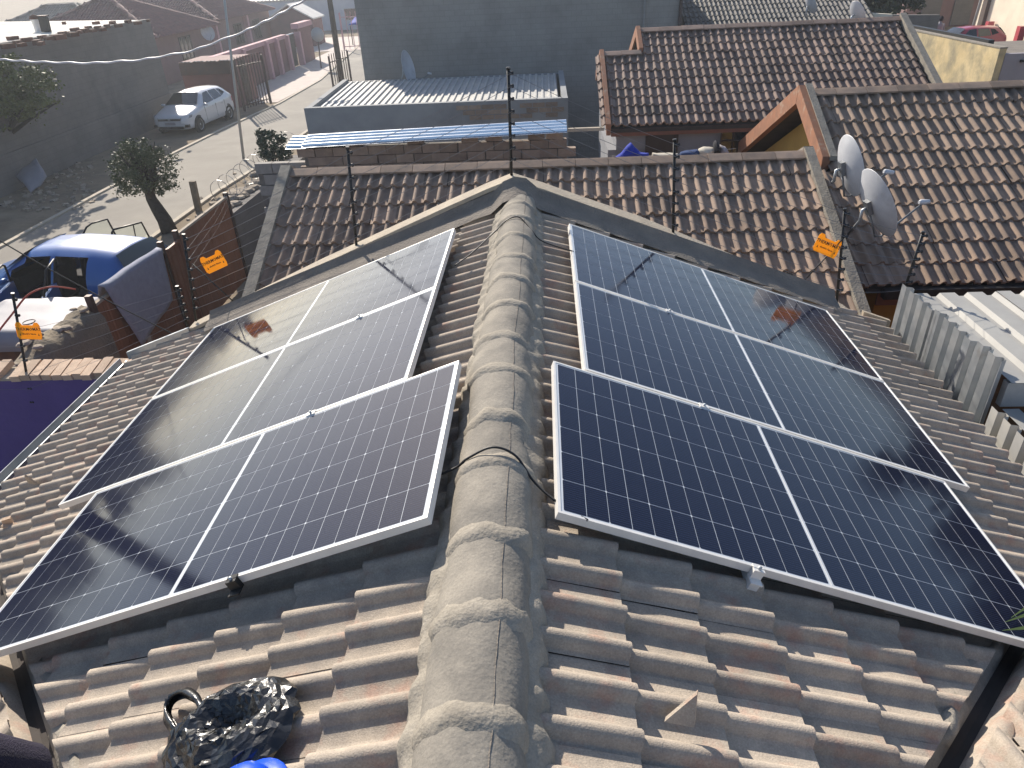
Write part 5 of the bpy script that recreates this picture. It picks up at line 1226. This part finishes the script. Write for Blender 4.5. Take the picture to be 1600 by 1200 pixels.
for i in range(3): mb = MB(); mb.box((-9.6+.8*i,47.5,-3.3), (.3,.3,1.4)); mb.build('pillar', 'cream', LW)
t = thing('blue_tarp', (-13.5,66,GZ), 'blue tarpaulin awning at the end of the street', 'tarpaulin'); mb = MB(); mb.grid([[(-15.5+.5*i,64+j,-2.5+.15*j+.06*nz((i*.7,j*.9,0))) for i in range(9)] for j in range(4)]); o = mb.build('canopy', 'blue_cloth', t); o.modifiers.new('t','SOLIDIFY').thickness = .02
for x, y in ((-15.4,64.1),(-11.6,64.1),(-15.4,66.9),(-11.6,66.9)): mb = MB(); mb.tube([(x,y,GZ),(x,y,-2.5+.15*(y-64))], .04, 6); mb.build('leg', 'iron', t)

# ---------------------------------------------------------------- upper right background
CB = thing('cream_building', (32,45,GZ), 'tall cream building with dark downpipes at the top right corner', 'building')
xw = onx(1575,60,24).x
mb = MB(); mb.box((32.4,45,-.4), (8,15,7.2)); mb.build('wall', 'cream', CB)
for y in (51.6,46.2,41.0): mb = MB(); mb.box((28.3,y,-.4), (.25,.5,7.2)); mb.build('downpipe', 'iron', CB)
for y in (50.3,46.9): mb = MB(); mb.box((28.1,y,-3.5), (.35,.35,1.0)); mb.build('buttress', 'red_paint', CB)
BB = thing('shop_building', (30,58,GZ), 'brown shop building with red sign behind the parked cars', 'building')
mb = MB(); mb.box((34.5,62,-1.2), (16,7,5.6)); mb.build('wall', 'housewall', BB)
for x in (28.2,30.4,32.6,34.8): mb = MB(); mb.box((x,58.42,-2.3), (1.3,.12,3.2)); mb.build('shutter', 'wall_dark', BB)
mb = MB(); mb.box((30.5,57.3,-.1), (5.5,.15,.9)); mb.build('sign_board', 'red_paint', BB); mb = MB(); mb.box((30.5,57.21,-.1), (3.8,.04,.35)); mb.build('sign_panel', 'cream', BB)
mb = MB(); mb.box((31.5,57.4,-.75), (9,2.2,.12)); mb.build('awning', 'galv_dull', BB)
t = thing('street_light', onz(1497,48,GZ), 'pale lamp pole in front of the brown shop building', 'street light'); b = Vector((25.6,47.5,GZ)); mb = pole('', b, b+Vector((.25,0,7)), .09, '', ''); mb.build('shaft', 'pole_grey', t); mb = MB(); mb.box(b+Vector((.5,0,7)), (.7,.2,.1)); mb.build('lamp_head', 'pole_grey', t)
# person by the red car
def standing_person(base, label):
    t = thing('person', base, label, 'person'); b = Vector(base); mb = MB()
    prof = [(0,.10),(.35,.13),(.75,.16),(.95,.17),(1.15,.19),(1.35,.21),(1.42,.16),(1.48,.07),(1.53,.06)]
    mb.tube([b+Vector((.02*math.sin(z*3),0,z)) for z, _ in prof], [r for _, r in prof], 12)
    for s_ in (1,-1): mb.tube([b+Vector((s_*.19,0,1.38)), b+Vector((s_*.27,.02,1.1)), b+Vector((s_*.24,-.12,.86))], [.06,.05,.04], 8)
    mb.build('body', 'white_sheet', t)
    mb = MB(); mb.lathe([(0,1.50),(.06,1.53),(.085,1.60),(.09,1.67),(.07,1.74),(0,1.77)], 12, Matrix.Translation(b)); mb.build('head', 'skin', t)
    mb = MB(); mb.lathe([(.12,1.55),(.12,1.66),(.10,1.76),(0,1.82)], 12, Matrix.Translation(b+Vector((0,.02,0)))); mb.build('hair', 'black_cloth', t)
standing_person((22.9,45.9,GZ), 'person with black hair and white top standing beside the red car')
CW = thing('cream_wall', (9.5,28,GZ), 'cream plastered wall top showing between the grey roof and rear ridge', 'wall')
a = ony(1252,14,27); b = ony(1305,40,27)
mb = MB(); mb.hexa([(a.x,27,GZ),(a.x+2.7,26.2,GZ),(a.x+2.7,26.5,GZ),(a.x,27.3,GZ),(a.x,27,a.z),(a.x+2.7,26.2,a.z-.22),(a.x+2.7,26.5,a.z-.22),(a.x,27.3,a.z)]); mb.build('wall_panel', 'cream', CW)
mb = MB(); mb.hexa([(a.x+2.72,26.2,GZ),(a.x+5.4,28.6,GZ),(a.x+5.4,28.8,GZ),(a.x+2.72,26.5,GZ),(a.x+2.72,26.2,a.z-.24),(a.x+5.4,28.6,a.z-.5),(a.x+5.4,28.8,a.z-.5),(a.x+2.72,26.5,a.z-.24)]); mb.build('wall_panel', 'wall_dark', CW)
for i, (x, y, h, r, lb) in enumerate(((13.4,37,4.9,2.4,'dark leafy tree above the rear house ridge, left of the group'),(15.6,40,5.3,2.2,'dark leafy tree above the rear house ridge, middle of the group'),(17.8,43,5.0,2.0,'dark green tree left of the white car at the top right'),(11.4,41,4.6,2.2,'thin greyish tree beside the far grey tiled roof'))):
    tree('background_tree', (x,y,GZ), [(0,0,0),(.1,0,1.2),(0,0,2.2),(.1,0,3)], [((0,0,h-1.4),(r,r,1.9)),((r*.5,-.3,h-2.4),(r*.7,r*.7,1.3)),((-r*.5,0,h-2.5),(r*.7,r*.7,1.3))], lb, 'leaf_c', 6000, .26, 20+i, group='trees beyond the rear house', tr=.2)
# street trees and houses beyond the frame edges, seen mirrored in the panels
for i, (x, y, h, r) in enumerate(((-52,48,9.5,4.5),(-47,34,8.5,4),(-60,40,10,5),(-44,25,8,3.6))):
    tree('background_tree', (x,y,GZ), [(0,0,0),(.1,0,2),(0,0,4),(.1,0,5)], [((0,0,h-3),(r,r,3)),((r*.5,-.3,h-4.4),(r*.7,r*.7,2.2))], 'large tree beyond the left edge, seen only mirrored in the left panels', 'leaf_c', 2500, .7, 40+i, group='trees mirrored in the left panels', tr=.3)
for i, (x, y, h, r) in enumerate(((24,24,8.0,3.4),(27,18,8.6,3.8),(33,27,9.5,4.2))):
    tree('background_tree', (x,y,GZ), [(0,0,0),(.1,0,2),(0,0,4),(.1,0,5)], [((0,0,h-3),(r,r,3)),((r*.5,-.3,h-4.4),(r*.7,r*.7,2.2))], 'large tree beyond the right edge, seen only mirrored in the right panels', 'leaf_c', 2500, .6, 60+i, group='trees mirrored in the right panels', tr=.3)

t = thing('telephone_pole', (-8.9,8.0,GZ), 'thick wooden pole beyond the left edge, seen only mirrored in the left front panel', 'pole')
mb = MB(); mb.tube([(-8.9,8.0,GZ),(-8.9,8.0,0),(-8.9,8.0,5)], [.19,.17,.14], 14); mb.build('shaft', 'pole_wood', t); mb = MB(); mb.box((-8.9,8.0,4.6), (.12,1.8,.14)); mb.build('crossarm', 'pole_wood', t)
# ---------------------------------------------------------------- air: thin haze volume added in place of the lens veil's softness
mb = MB(); mb.box((0,60,1.5), (220,180,13)); hz = mb.build('haze', None, origin=(0,60,1.5)); tag(hz, kind='stuff')
hm = bpy.data.materials.new('haze'); hm.use_nodes = True; hn = hm.node_tree; hn.nodes.remove(hn.nodes['Principled BSDF'])
pv = hn.nodes.new('ShaderNodeVolumePrincipled'); pv.inputs['Color'].default_value = (.86,.92,1,1); pv.inputs['Density'].default_value = .0012; pv.inputs['Anisotropy'].default_value = .55
hn.links.new(pv.outputs[0], hn.nodes['Material Output'].inputs['Volume']); hz.data.materials.append(hm)
